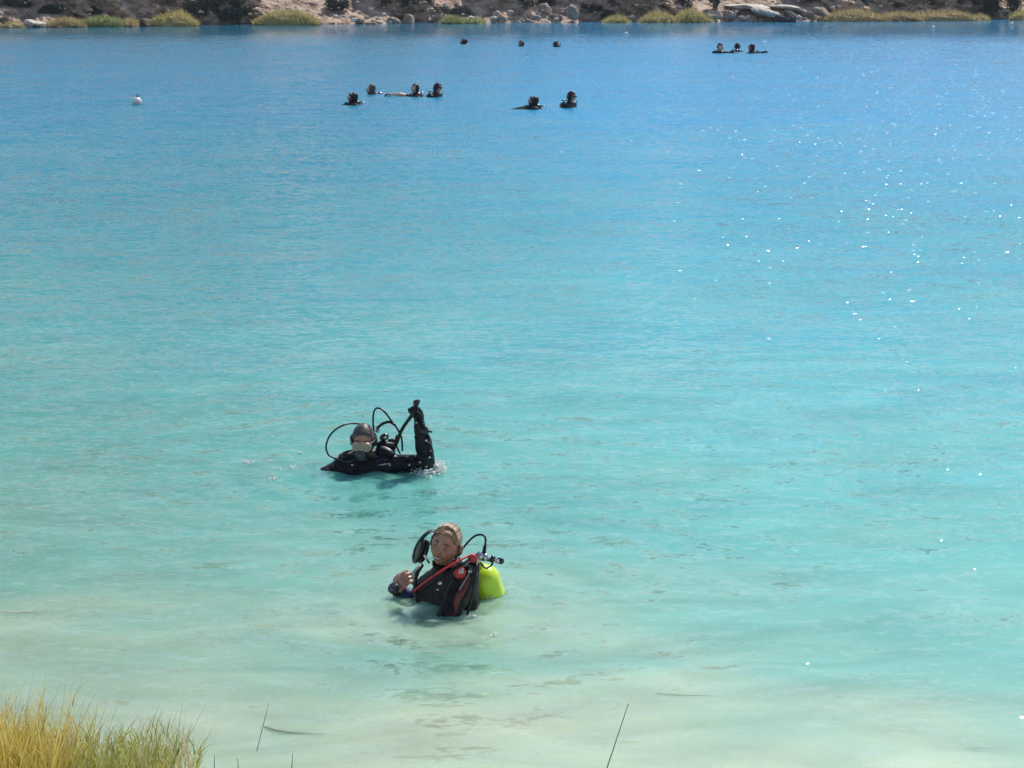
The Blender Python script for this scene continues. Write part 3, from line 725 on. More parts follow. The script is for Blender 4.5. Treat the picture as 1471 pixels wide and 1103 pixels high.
# ------------------------------------------------------------------ front diver: woman turned to us, tank on her back
def front_diver():
    g0 = G(640, 868); Y0 = g0.y
    t = thing('person', 'smiling bare headed diver in the foreground with a bright yellow tank and red trimmed vest', 'person', (g0.x, g0.y, 0), 'divers in the water')
    hc = P(640, 783, Y0 + .02)
    up = Vector((.36, .26, .90)); fwd = Vector((-.30, -.93, .12))
    Hm = Matrix.Translation(hc) @ basis(fwd, up) @ Matrix.Scale(1.12, 4)
    hv, hf = head_mesh(1); hv = xf(hv * 1.0, Hm)
    neck0 = Hm @ Vector((0, .03, -.075)); neck1 = P(647, 818, Y0 + .06)
    lsh = P(668, 830, Y0 - .09); rsh = P(608, 850, Y0 + .16)
    chest = P(632, 862, Y0 + .06) + Vector((0, 0, -.10)); back = P(662, 862, Y0 + .10) + Vector((0, 0, -.10))
    pel = Vector((g0.x + .12, Y0 + .12, -.56)); kn1 = pel + Vector((-.38, -.16, -.08)); kn2 = pel + Vector((-.34, .14, -.12))
    gz = -.95; an1 = kn1 + Vector((.10, -.02, -.36)); an2 = kn2 + Vector((.14, 0, -.34))
    ho = []
    ho.append([(neck0, .056), (neck1, .062)])
    ho.append([(neck1 + Vector((0, 0, -.02)), .07), (lsh, .062), (rsh, .062), (chest, .10), (back, .10)])
    ho.append([(chest, .115), (back, .11), (pel + Vector((-.02, 0, .18)), (.12, .13, .10))])
    ho.append([(pel + Vector((-.02, 0, .2)), .12), (pel, (.14, .16, .13))])
    for k, a in ((kn1, an1), (kn2, an2)):
        hip = pel + Vector((0, -.08 if k is kn1 else .08, -.02))
        ho += [[(hip, .095), (k, .062)], [(k, .058), (a, .038)], [(a, .038), (a + Vector((-.12, 0, -.02)), .03)]]
    # left arm (near us) hangs into the water in front of her
    el = P(636, 880, Y0 - .20) + Vector((0, 0, -.10)); wl = el + Vector((-.20, -.02, -.06))
    ho += [[(lsh, .056), (el, .045)], [(el, .045), (wl, .030)]]
    ho += hand_items(wl, (-1, -.1, -.25), (0, .4, -1), 1, .5)
    # right arm comes up out of the water at the left, hand on the chest strap
    er = P(596, 858, Y0 + .22); wr = P(568, 848, Y0 + .14)
    ho += [[(rsh, .054), (er, .044)], [(er, .044), (wr, .029)]]
    hd = P(590, 819, Y0 + .10) - wr
    ho += hand_items(wr, hd, (.55, .75, -.1), 1, .75, 1.2)
    V, F = join([(hv, hf)] + [hull(h) for h in ho])
    co, no, fs = remesh(V, F, .0045, 2)
    neckc = Hm @ Vector((0, .02, -.105))
    hmi = np.array(Hm.inverted())
    def loc(co_): return xf(co_, hmi)
    wrn = np.array(wr); hdn = np.array(hd.normalized())
    def is_head(c): l = loc(c); return (l[:, 2] > -.125) & (np.abs(l[:, 0]) < .11) & (np.abs(l[:, 1]) < .14) & ~((l[:, 2] < -.105) & (l[:, 1] > -.03))
    def is_hand(c): return ((c - wrn) @ hdn > .012) & (np.linalg.norm(c - wrn, axis=1) < .24) & (c[:, 0] < wrn[0] + .17)
    wln = np.array(wl)
    def is_hand2(c): return ((c - wln)[:, 0] < -.01) & (np.linalg.norm(c - wln, axis=1) < .24) & (c[:, 2] < 0)
    body = new_obj('body', co, fs, M['skin'], t)
    V, F = shell(co, no, fs, lambda c: ~(is_head(c) | is_hand(c) | is_hand2(c)), .005, .003)
    new_obj('wetsuit', np.array(V), F, M['neoprene'], t)
    face_parts(t, body, Hm, 1, 1)
    # hair: swept back wet, over crown, sides and back, with a short wet tail
    def hairp(c):
        l = loc(c); x, y, z = l[:, 0], l[:, 1], l[:, 2]
        hl = .062 + .020 * np.clip(np.abs(x) / .05, 0, 1) * 0
        front = z > .078 + .016 * fbm(x * 60, y * 60 + 5, 2) - .95 * np.clip(y + .085, 0, .2) - .25 * np.clip(np.abs(x) - .045, 0, .1)
        sidehair = (np.abs(x) > .064) & (y > .012 - .5 * np.clip(z, 0, .1)) & (z > -.07); front = front & ((z > .03) | (y > -.01))
        return ((front & (y > -.084)) | sidehair) & (z > -.09) & is_head(c)
    V, F = shell(co, no, fs, hairp, .011, .006)
    hair = new_obj('hair', np.array(V), F, M['hair'], t)
    hb_ = MB(); rs = np.random.RandomState(3)
    for k in range(190):                                     # wet strands lying along the skull
        a = rs.uniform(-1.2, 1.2); pts = []
        jit = rs.randn() * .0012
        for j in range(7):
            u = j / 6; th = R(62) + u * R(112)              # from hairline over the crown to the nape
            d = Vector((math.sin(a) * (.95 - .15 * u), -math.cos(th), math.sin(th) * math.cos(a * .85))).normalized()
            pts.append(Hm @ Vector((d.x * (.087 + jit), d.y * (.108 + jit), d.z * (.128 + jit))))
        hb_.add(*tube(catmull(pts, 3), lambda u: .0036 * (1 - .6 * u), 5))
    for k in range(26):
        o = Vector((rs.uniform(-.05, .05), .075 + rs.uniform(0, .025), -.02)); pts = [Hm @ o, Hm @ (o + Vector((0, .02, -.05))), Hm @ (o * .8 + Vector((.0, .035, -.11)))]
        hb_.add(*tube(catmull(pts, 4), .006, 5))
    hb_.build('strand', M['strand'], hair)
    # black mask hanging at the side of the face, strap running back over the head
    mk_c = P(601, 791, Y0 + .03)
    mk = thing('dive_mask', 'black dive mask pushed to the left side of the smiling woman\'s face', 'mask', mk_c)
    mk['category'] = 'mask'
    mk.parent = t; mk.location = mk_c - t.location; del mk['category']; del mk['label']
    mn = (-.88, -.30, .36)
    frame = tube(ring_pts(mk_c, mn, .052, 24, .9, 1.35), .014, 8)
    skirt = tube(ring_pts(mk_c + Vector((.028, .02, -.01)), mn, .046, 24, .85, 1.3), .019, 8)
    MB().add(*frame).add(*skirt).build('frame', M['plastic'], mk)
    MB().add(*ell(mk_c, (.046, .010, .064), Vector(mn).to_track_quat('-Y', 'Z').to_matrix(), 3)).build('lens', M['plastic'], mk)
    MB().add(*tube(catmull([P(603, 778, Y0 + .02), P(611, 768, Y0 + .05), P(623, 762, Y0 + .10), P(640, 768, Y0 + .16)], 6), .019, 8, flat=(1, .35))).build('strap', M['rubber'], mk)
    MB().add(*tube([P(613, 803, Y0 - .07), P(609, 797, Y0 - .07), P(617, 809, Y0 - .075)], .007, 8)).build('buckle', M['chrome'], mk)
    # collar
    cc = neck1 + (neck0 - neck1) * .45
    MB().add(*tube(ring_pts(cc, neck0 - neck1, .070, 28, 1, 1), .011, 8)).add(*tube(ring_pts(cc - (neck0 - neck1) * .2, neck0 - neck1, .080, 28, 1, 1), .013, 8)).build('collar', M['neoprene'], t)
    # buoyancy vest: padded shell over shoulders, chest and back
    V, F = shell(co, no, fs, lambda c: (c[:, 2] > -.42) & (np.linalg.norm(c - np.array(neck1), axis=1) > .075) & (np.linalg.norm(c[:, :2] - np.array(((lsh.x + rsh.x + .04) / 2, Y0 + .06)), axis=1) < .27) & ~is_head(c) & (c[:, 0] > P(601, 850, Y0).x) & ~((c[:, 1] < Y0 - .16) & (c[:, 2] < -.02)), .026, .006)
    vest = new_obj('vest', np.array(V), F, M['vest'], t)
    def band(pts, r, m, name, par, flat=(1, .4), n=8): return MB().add(*tube(catmull(pts, n), r, 10, flat=flat)).build(name, m, par)
    st = band([P(596, 848, Y0 - .16), P(612, 835, Y0 - .19), P(634, 820, Y0 - .20), P(655, 808, Y0 - .19), P(672, 799, Y0 - .12), P(684, 797, Y0 - .02)], .019, M['red'], 'strap', vest)
    band([P(600, 853, Y0 - .15), P(616, 841, Y0 - .185), P(638, 826, Y0 - .20), P(658, 814, Y0 - .19), P(676, 803, Y0 - .12)], .022, M['vest'], 'strap', vest)
    pd = MB().add(*ell(P(660, 822, Y0 - .185), (.040, .016, .042), Matrix.Rotation(R(-25), 4, 'Y'), 3)).build('shoulder_pad', M['red'], vest)
    c_ = P(662, 820, Y0 - .203)
    lm = MB()
    for k in range(3): lm.add(*tube([c_ + Vector((-.010 + .010 * k, -.001, -.012 + .003 * k)), c_ + Vector((-.007 + .010 * k, -.001, .012 + .003 * k))], .003, 6))
    lm.add(*tube([c_ + Vector((-.012, -.002, -.014)), c_ + Vector((.016, -.002, -.008))], .003, 6)).build('print', M['white_print'], pd)
    MB().add(*ell(P(679, 802, Y0 - .13), (.030, .016, .028), None, 3)).build('shoulder_pad', M['red'], vest)
    band([P(672, 828, Y0 - .17), P(665, 845, Y0 - .20), P(656, 862, Y0 - .21), P(650, 884, Y0 - .2)], .030, M['dark_red'], 'side_panel', vest)
    band([P(676, 820, Y0 - .19), P(668, 834, Y0 - .215), P(660, 847, Y0 - .22)], .006, M['buckle'], 'piping', vest)
    MB().add(*hull([(P(681, 812, Y0 - .02), .035), (P(676, 850, Y0 - .04), .05), (P(655, 835, Y0 + .02), .06), (P(672, 890, Y0 - .02), .06)], 3)).build('back_pad', M['vest'], vest)
    MB().add(*ell(P(632, 838, Y0 - .16), (.016, .006, .014), None, 2)).build('buckle', M['chrome'], vest)
    MB().add(*ell(P(629, 847, Y0 - .15), (.011, .005, .007), None, 2)).build('buckle', M['chrome'], vest)
    # hose and clip at the chest, under the hand
    MB().add(*tube(catmull([P(604, 812, Y0 - .12), P(596, 820, Y0 - .16), P(592, 828, Y0 - .17)], 5), .010, 10)).build('clip', M['buckle'], vest)
    band([P(606, 812, Y0 - .05), P(600, 822, Y0 - .12), P(596, 838, Y0 - .14), P(598, 856, Y0 - .14)], .013, M['rubber'], 'hose', vest, (1, 1))
    # wrist computer
    wc = MB().add(*lathe([(.030, -.004), (.036, 0), (.036, .016), (.030, .022)], P(566, 846, Y0 + .09), (-.3, -.75, .6), 24)).build('dive_computer', M['plastic'], t)
    MB().add(*tube(ring_pts(wr, hd, .036, 20), .012, 8)).build('strap', M['rubber'], wc)
    MB().add(*lathe([(.024, .021), (.022, .024)], P(566, 846, Y0 + .09), (-.3, -.75, .6), 20)).build('screen', M['lens_dark'], wc)
    # blue sleeve at the waterline
    V, F = shell(co, no, fs, lambda c: (np.linalg.norm(np.cross(c - np.array(er), np.array((wr - er).normalized())), axis=1) < .065) & ((c - wrn) @ np.array((wr - er).normalized()) < -.006) & ((c - np.array(er)) @ np.array((wr - er).normalized()) > -.04), .010, .002)
    new_obj('sleeve', np.array(V), F, M['neoprene_blue'], t)
    # tank
    A = P(679, 811, Y0 + .17); ax = Vector((.26, .20, -.94)).normalized(); Rr = .102
    A = A + ax * .0
    prof = [(.020, -.02), (.024, 0)] + [(Rr * math.sin(a), .006 + .098 * (1 - math.cos(a))) for a in [R(k) for k in range(14, 91, 7)]] + [(Rr, .2), (Rr, .60)] + [(Rr * math.cos(a), .60 + .05 * math.sin(a)) for a in [R(k) for k in range(10, 90, 16)]]
    tank = MB().add(*lathe(prof, A + Vector((.045, .02, -.012)), ax, 48)).build('air_tank', M['tank_yellow'], t)
    tp = A + Vector((.045, .02, -.012))
    MB().add(*tube(ring_pts(tp + ax * .30, ax, Rr + .004, 32), .02, 8, flat=(.35, 1.3))).build('tank_band', M['vest'], tank)
    v0 = tp - ax * .02
    val = MB().add(*lathe([(.02, 0), (.021, .03), (.017, .034), (.017, .055)], v0, -ax, 20)).build('valve', M['chrome'], tank)
    kx = P(721, 806, Y0 + .03)
    body_v = v0 - ax * .035
    MB().add(*tube([body_v, kx - (kx - body_v) * .25], .013, 12)).build('valve_arm', M['chrome'], val)
    kd = (kx - body_v).normalized()
    MB().add(*lathe([(.015, -.035), (.021, -.03), (.019, -.02), (.021, -.01), (.019, 0), (.015, .006)], kx, kd, 14)).build('knob', M['plastic'], val)
    fs_c = P(692, 799, Y0 - .04)
    f1 = MB().add(*lathe([(.012, -.035), (.024, -.03), (.026, 0), (.022, .004), (.022, .012), (.026, .016), (.024, .034), (.012, .038)], fs_c, (.9, -.1, -.25), 22)).build('first_stage', M['chrome'], tank)
    MB().add(*lathe([(.02, 0), (.024, .006), (.024, .022), (.018, .028)], fs_c + Vector((.055, -.02, -.006)), (.9, -.2, -.3), 18)).build('yoke', M['plastic'], f1)
    MB().add(*lathe([(.012, 0), (.014, .006), (.011, .02)], fs_c + Vector((.09, -.035, -.02)), (.9, -.2, -.5), 12)).build('yoke_screw', M['chrome'], f1)
    MB().add(*tube(catmull([P(690, 808, Y0 - .07), P(698, 816, Y0 - .09), P(706, 812, Y0 - .09), P(708, 806, Y0 - .07)], 5), .006, 8)).build('port', M['plastic'], f1)
    hose = MB().add(*tube(catmull([P(695, 797, Y0 - .03), P(697, 784, Y0 - .02), P(697, 772, Y0 + .0), P(691, 768, Y0 + .03), P(682, 770, Y0 + .06), P(672, 779, Y0 + .10), P(655, 800, Y0 + .16)], 8), .0068, 10)).build('hose', M['rubber'], tank)
    MB().add(*tube([P(695, 795, Y0 - .03), P(697, 783, Y0 - .02)], lambda u: .013 - .003 * u, 12)).build('hose_sleeve', M['rubber'], hose)
    hose = MB().add(*tube(catmull([P(688, 800, Y0 - .06), P(684, 815, Y0 - .16), P(682, 835, Y0 - .19), P(676, 862, Y0 - .2), P(670, 890, Y0 - .18)], 8), .0075, 10)).build('hose', M['rubber'], tank)
    return t
fd = front_diver()

# ------------------------------------------------------------------ rear diver: mask on, regulator in, arm raised with the inflator
def rear_diver():
    g0 = G(530, 677); Y0 = g0.y
    t = thing('person', 'diver with mask and regulator raising one arm to vent the inflator hose', 'person', (g0.x, g0.y, 0), 'divers in the water')
    hc = P(522, 633, Y0 + .02); sc = 1.12
    Hm = Matrix.Translation(hc) @ basis(Vector((-.04, -.97, -.10)), Vector((.03, -.08, 1)))
    hv, hf = head_mesh(0); hv = xf(hv * sc, Hm)
    n0 = Hm @ Vector((0, .03, -.08)); n1 = P(525, 658, Y0 + .10)
    shl = P(490, 671, Y0 + .06); shr = P(569, 666, Y0 + .06)
    ch = n1 + Vector((0, .02, -.22)); pel = ch + Vector((0, .25, -.42))
    el = P(616, 668, Y0 - .04); wr = P(602, 606, Y0 - .06)
    ho = [[(n0, .062), (n1, .068)], [(n1, .09), (shl, .078), (shr, .074), (ch, (.17, .13, .1))], [(ch, (.17, .115, .1)), (pel, (.15, .11, .1))]]
    for s in (-1, 1):
        hip = pel + Vector((s * .09, .02, -.05)); kn = hip + Vector((s * .08, .25, -.34)); an = kn + Vector((.02, .34, -.12))
        ho += [[(hip, .09), (kn, .062)], [(kn, .058), (an, .04)], [(an, .04), (an + Vector((0, .1, -.12)), .03)]]
    ho += [[(shr, .066), (el + Vector((-.03, 0, .02)), .062)], [(el + Vector((-.015, 0, .02)), .060), (P(609, 640, Y0 - .05), .064)], [(P(609, 640, Y0 - .05), .064), (wr, .036)]]
    hd = P(599, 572, Y0 - .07) - wr
    ho += hand_items(wr, hd, (-.75, -.6, 0), 1, .95, 1.35)
    # other arm sculls just under the surface at the left
    el2 = P(458, 680, Y0 - .02) + Vector((0, 0, -.03)); w2 = el2 + Vector((-.08, -.2, -.12))
    ho += [[(shl, .062), (el2, .050)], [(el2, .048), (w2, .032)]]; ho += hand_items(w2, (-.3, -1, -.2), (0, 0, -1), 1, .35, 1.2)
    V, F = join([(hv, hf)] + [hull(h) for h in ho])
    co, no, fs = remesh(V, F, .0048, 2)
    hmi = np.array(Hm.inverted())
    def L_(c): return xf(c, hmi) / sc
    def face(c):
        l = L_(c); return (l[:, 1] < -.035) & (np.abs(l[:, 0]) < .060) & (l[:, 2] < .066 - 2.0 * np.abs(l[:, 0]) ** 1.6) & (l[:, 2] > -.10)
    def headz(c): l = L_(c); return (l[:, 2] > -.118) & (np.abs(l[:, 0]) < .12) & (np.abs(l[:, 1]) < .15)
    body = new_obj('body', co, fs, M['skin'], t)
    V, F = shell(co, no, fs, lambda c: ~headz(c), .005, .006); new_obj('wetsuit', np.array(V), F, M['neoprene'], t)
    V, F = shell(co, no, fs, lambda c: headz(c) & ~face(c), .008, .003); new_obj('hood', np.array(V), F, M['hood'], t)
    face_parts(t, body, Hm, sc, 0)
    W = lambda p: Hm @ (Vector(p) * sc)
    # mask: clear skirt, frame, lens, strap
    mk_c = W((0, -.098, .008))
    mv, mf = ico(4); k = mv.copy()
    sq = np.sign(k) * np.abs(k) ** .7
    body_m = sq * np.array((.067, .034, .036)); body_m[:, 2] -= .012 * np.cos(body_m[:, 0] / .03) * (body_m[:, 2] < 0)
    body_m += np.array((0, -.088, -.008)); body_m = xf(body_m * sc, Hm)
    mk = MB().add(body_m, mf).build('dive_mask', M['silicone'], t)
    for s in (-1, 1):
        fr_ = [W((s * .033 + .029 * math.cos(a) * (1 if True else 1), -.122, -.004 + .026 * math.sin(a))) for a in [2 * math.pi * q / 20 for q in range(21)]]
        MB().add(*tube(fr_, .0045, 8)).build('frame', M['silicone'], mk)
        MB().add(*ell(W((s * .033, -.1215, -.004)), (.028, .004, .025), None, 3)).build('lens', M['lens'], mk)
    MB().add(*ell(W((0, -.112, -.024)), (.018, .022, .020), None, 3)).build('nose_pocket', M['silicone'], mk)
    for s in (-1, 1):
        MB().add(*tube(catmull([W((s * .066, -.085, .012)), W((s * .088, -.03, .018)), W((s * .088, .04, .022)), W((s * .05, .105, .026)), W((0, .118, .026))], 6), .012, 8, flat=(.3, 1))).build('strap', M['plastic'], mk)
    # regulator second stage
    rc = W((-.006, -.128, -.062)); rd = Vector((-.02, -1, .05))
    rg = MB().add(*lathe([(.022, -.05), (.036, -.03), (.041, -.008), (.041, .006), (.034, .014)], rc, rd, 28)).build('regulator', M['plastic'], t)
    MB().add(*tube(ring_pts(rc + rd * .015, rd, .029, 24), .0045, 8)).build('ring', M['ring'], rg)
    MB().add(*lathe([(.016, 0), (.013, .006), (.004, .008)], rc + rd * .014, rd, 18)).build('purge_button', M['ring'], rg)
    MB().add(*ell(rc + Vector((.02, .01, -.035)), (.032, .016, .012), None, 2)).add(*ell(rc + Vector((.05, .02, .004)), (.022, .014, .014), None, 2)).build('exhaust_tee', M['plastic'], rg)
    MB().add(*tube([rc + Vector((0, .03, 0)), W((0, -.075, -.06))], .014, 10)).build('mouthpiece', M['rubber'], rg)
    # vest over shoulders with tank behind
    V, F = shell(co, no, fs, lambda c: ~headz(c) & (c[:, 2] > -.45) & (np.abs(c[:, 0] - n1.x) < .20) & (np.linalg.norm((c - np.array(n1)), axis=1) > .09), .024, .006)
    vest = new_obj('vest', np.array(V), F, M['vest'], t)
    def band(pts, r, m, name, par, flat=(1, .45), n=8): return MB().add(*tube(catmull(pts, n), r, 10, flat=flat)).build(name, m, par)
    band([P(552, 656, Y0 + .02), P(550, 666, Y0 - .02), P(548, 705, Y0 + .04)], .022, M['vest'], 'strap', vest)
    band([P(541, 662, Y0 - .05), P(548, 660, Y0 - .06), P(557, 660, Y0 - .05)], .012, M['neoprene_blue'], 'shoulder_patch', vest)
    band([P(544, 668, Y0 - .08), P(552, 667, Y0 - .10), P(560, 665, Y0 - .08)], .010, M['buckle'], 'buckle', vest)
    band([P(548, 641, Y0 + .02), P(557, 645, Y0 - .01), P(566, 650, Y0 - .01)], .021, M['grey_strap'], 'shoulder_buckle', vest)
    # tank with valve and first stage rising behind his left shoulder
    T0 = P(551, 646, Y0 + .16); ax = Vector((-.10, .25, -1)).normalized()
    Rr = .092
    prof = [(.02, -.02), (.024, 0)] + [(Rr * math.sin(a), .012 + .07 * (1 - math.cos(a))) for a in [R(k_) for k_ in range(14, 91, 9)]] + [(Rr, .2), (Rr, .60), (Rr * .6, .64)]
    tank = MB().add(*lathe(prof, T0, ax, 40)).build('air_tank', M['tank_dark'], t)
    val = MB().add(*lathe([(.022, -.01), (.024, .03), (.018, .05), (.018, .075)], T0 - ax * .01, -ax, 18)).build('valve', M['chrome'], tank)
    MB().add(*lathe([(.014, -.03), (.024, -.026), (.022, 0), (.024, .02), (.016, .028)], P(563, 634, Y0 + .12), (1, -.1, .15), 14)).build('knob', M['plastic'], val)
    f1 = MB().add(*lathe([(.014, -.045), (.028, -.04), (.030, 0), (.026, .006), (.028, .012), (.026, .036), (.012, .042)], P(552, 628, Y0 + .08), (.35, -.8, .35), 22)).build('first_stage', M['plastic'], tank)
    MB().add(*lathe([(.012, 0), (.018, .004), (.018, .016), (.010, .02)], P(543, 619, Y0 + .05), (-.2, -.7, .6), 14)).build('port_plug', M['chrome'], f1)
    MB().add(*ell(P(553, 629, Y0 + .02), (.016, .010, .012), None, 2)).build('cap', M['chrome'], f1)
    MB().add(*hull([(P(548, 640, Y0 + .05), .040), (P(560, 652, Y0 + .05), .045), (P(545, 656, Y0 + .05), .04), (P(563, 640, Y0 + .08), .03)])).build('tank_pad', M['vest'], tank)
    def hose(pts, r, name='hose', par=None, m='rubber', corr=0):
        f = (lambda u: r * (1 + .13 * math.sin(u * corr))) if corr else r
        return MB().add(*tube(catmull(pts, 60 // max(1, len(pts) - 1) * (3 if corr else 1)), f, 10)).build(name, M[m], par or t)
    hose([P(540, 625, Y0 + .16), P(525, 612, Y0 + .18), P(508, 608, Y0 + .14), P(490, 612, Y0 + .06), P(475, 624, Y0 + .02), P(468.5, 640, Y0 - .0), P(471, 652, Y0 - .02), P(478, 657, Y0 - .03), P(488, 661, Y0 - .02), P(500, 664, Y0 - .08), P(510, 660, Y0 - .16)], .0072)
    hose([P(538, 626, Y0 + .10), P(536, 608, Y0 + .10), P(537, 592, Y0 + .09), P(542, 586, Y0 + .08), P(551, 590, Y0 + .06), P(562, 604, Y0 + .03), P(572, 618, Y0 + .0), P(577, 630, Y0 - .02), P(578, 648, Y0 - .03)], .0075)
    hose([P(541, 616, Y0 + .06), P(549, 609, Y0 + .05), P(558, 606, Y0 + .04), P(564, 608, Y0 + .02), P(568, 611, Y0 + .01)], .011)
    hose([P(570, 625, Y0 + .06), P(568, 635, Y0 + .03), P(571, 644, Y0 + .01), P(575, 652, Y0 - .0)], .0075)
    inf = hose([P(560, 652, Y0 + .06), P(569, 638, Y0 + .03), P(574, 624, Y0 - .0), P(581, 611, Y0 - .04), P(589, 600, Y0 - .08), P(594, 590, Y0 - .10)], .0135, 'inflator_hose', corr=150)
    MB().add(*hull([(P(593, 597, Y0 - .10), .016), (P(598, 578, Y0 - .11), .019), (P(601, 576, Y0 - .10), .015)])).build('inflator', M['plastic'], inf)
    MB().add(*lathe([(.009, 0), (.011, .004), (.011, .016), (.006, .018)], P(589, 588, Y0 - .11), (-1, -.2, 0), 14)).build('inflator_button', M['plastic'], inf)
    # wrist instruments on the raised forearm
    gs = MB().add(*lathe([(.030, -.01), (.034, 0), (.034, .018), (.026, .024)], P(608, 618, Y0 - .09), (.1, -.9, .25), 22)).build('dive_computer', M['plastic'], t)
    MB().add(*tube(ring_pts(P(605, 618, Y0 - .055), wr - el, .046, 20), .013, 8)).build('strap', M['rubber'], gs)
    MB().add(*hull([(P(611, 619, Y0 - .08), .012), (P(620, 620, Y0 - .08), .008)])).build('light', M['plastic'], gs)
    for (px, py, dy, r) in ((598, 598, -.10, .018), (614, 628, -.09, .016), (614, 640, -.10, .026), (606, 612, -.10, .022), (600, 604, -.10, .02), (603, 640, -.10, .022), (617, 652, -.10, .026), (597, 566 + 12, -.10, .018), (603, 656, -.09, .026), (592, 659, -.08, .026), (583, 660, -.06, .024)):
        MB().add(*ell(P(px, py, Y0 + dy), (r * 1.15, r * .8, r * 1.2), None, 2)).build('pocket', M['vest'], vest)
    for (px, py) in ((612, 633), (598, 607), (617, 657), (588, 668), (603, 664), (560, 668), (506, 668)):
        MB().add(*ell(P(px, py, Y0 - .14), (.010, .006, .008), None, 2)).build('buckle', M['chrome'], vest)  # chrome bits added as small highlights on the arm and vest
    return t
rd_ = rear_diver()

# ------------------------------------------------------------------ swimmers and divers further out
def far_diver(px, py, label, turn=0, rise=.22, tilt=0, lean=0, recline=0, hood='neoprene', skin='skin', gear='vest', tank=True, arm=None, pale_arm=False, mask='lens', spread=.20):
    """px,py: where the neck meets the water; rise: neck base above the water; turn: face heading from -Y"""
    g0 = G(px, py); t = thing('person', label, 'person', (g0.x, g0.y, 0), 'divers in the water')
    rz = Matrix.Rotation(R(turn), 4, 'Z'); Bm = Matrix.Translation((g0.x, g0.y, rise)) @ rz
    W = lambda p: Bm @ Vector(p)
    Hm = Bm @ Matrix.Translation((lean * .1, -.01, .105)) @ Matrix.Rotation(R(lean * 30), 4, 'Y') @ Matrix.Rotation(R(tilt), 4, 'X')
    hv, hf = head_mesh(0, 4); hv = xf(hv * 1.06, Hm)
    rc = R(recline)                                           # body axis tipped back: chest and knees rise towards the surface
    dn = Vector((0, -math.sin(rc), -math.cos(rc)))
    sh = [W((s * spread, .02, -.10)) for s in (-1, 1)]
    ch = W(Vector((0, .02, -.06)) + dn * .26); pel = W(Vector((0, .02, -.06)) + dn * .58)
    ho = [[(Hm @ Vector((0, .03, -.07)), .06), (W((0, .02, -.07)), .07)], [(W((0, .02, -.09)), .08), (sh[0], .06), (sh[1], .06), (ch, (.15, .12, .11))], [(ch, (.15, .12, .11)), (pel, (.14, .12, .1))]]
    for s in (-1, 1):
        hip = W(Vector((s * .09, .02, -.06)) + dn * .60); kn = W(Vector((s * .12, .02, -.14)) + dn * 1.0); an = kn + Vector((0, .05, -.4))
        if an.z > -.1: an.z = -.4
        ho += [[(hip, .09), (kn, .06)], [(kn, .055), (an, .04)]]
    for s, i in ((-1, 0), (1, 1)):
        if arm and arm[0] == s:
            e = Vector((g0.x, g0.y, 0)) + Vector(arm[1]); w_ = Vector((g0.x, g0.y, 0)) + Vector(arm[2])
        else:
            e = sh[i] + Vector((s * .1, -.06, -.22)); w_ = e + Vector((-s * .06, -.18, -.06))
        ho += [[(sh[i], .055), (e, .045)], [(e, .045), (w_, .03)]]
        ho += hand_items(w_, (w_ - e), (0, -.5, -1), s, .4, 1.2)
    V, F = join([(hv, hf)] + [hull(h, 1) for h in ho]); co, no, fs = remesh(V, F, .010, 1)
    hmi = np.array(Hm.inverted()); L_ = lambda c: xf(c, hmi)
    def headz(c): l = L_(c); return (l[:, 2] > -.13) & (np.abs(l[:, 0]) < .12) & (np.abs(l[:, 1]) < .15)
    def face(c): l = L_(c); return (l[:, 1] < -.03) & (np.abs(l[:, 0]) < .058) & (l[:, 2] < .05) & (l[:, 2] > -.11)
    new_obj('body', co, fs, M[skin], t)
    if pale_arm:
        an_ = np.array(Vector((g0.x, g0.y, 0)) + Vector(arm[1])); 
        suit = lambda c: ~headz(c) & ~((np.linalg.norm(c - an_, axis=1) < .32) & (c[:, 2] > -.12) & (np.abs(c[:, 0] - g0.x) > .24))
    else: suit = lambda c: ~headz(c)
    V, F = shell(co, no, fs, suit, .006, .004); new_obj('wetsuit', np.array(V), F, M['neoprene'], t)
    V, F = shell(co, no, fs, lambda c: headz(c) & ~face(c), .008, .003); new_obj('hood', np.array(V), F, M[hood], t)
    HW = lambda p: Hm @ Vector(p)
    if mask:
        mk = MB().add(*hull([(HW((s * .036, -.088, .010)), (.030, .026, .027)) for s in (-1, 1)])).build('dive_mask', M['plastic'], t)
        MB().add(*hull([(HW((s * .033, -.112, .010)), (.024, .004, .020)) for s in (-1, 1)])).build('lens', M['lens_dark'] if mask == 'dark' else M[mask], mk)
    V, F = shell(co, no, fs, lambda c: ~headz(c) & (np.linalg.norm((c - np.array(W((0, .02, -.07))))[:, :2], axis=1) < spread + .02) & (c[:, 2] > -.5) & (c[:, 2] > -9), .024, .016)
    vs_ = new_obj('vest', np.array(V), F, M[gear], t)
    for s in (-1, 1): MB().add(*ell(W((s * .08, -.10, -.12)), (.016, .010, .020), None, 2)).build('buckle', M['chrome'], vs_)
    if tank:
        a = W((0, .17, -.02)); ax = (W(dn) - W((0, 0, 0))).normalized()
        tk = MB().add(*lathe([(.02, 0), (.05, .015), (.085, .05), (.09, .09), (.09, .6), (.06, .64)], a, ax, 24)).build('air_tank', M['tank_dark'], t)
        MB().add(*tube([a - ax * .0, a - ax * .05], .018, 10)).add(*tube([a - ax * .045 - Vector((.05, 0, 0)), a - ax * .045 + Vector((.06, 0, 0))], .02, 10)).build('valve', M['chrome'], tk)
    MB().add(*tube(catmull([W((.05, .14, .02)), W((.17, .06, .02)), W((.16, -.08, -.06)), HW((.03, -.13, -.07))], 8), .008, 8)).build('hose', M['rubber'], t)
    return t
far_diver(508, 150, 'black hooded diver lowest in the left group with bright vest reflections beside the head', turn=-75, rise=.05, recline=72, tilt=-45, gear='vest', mask='dark')
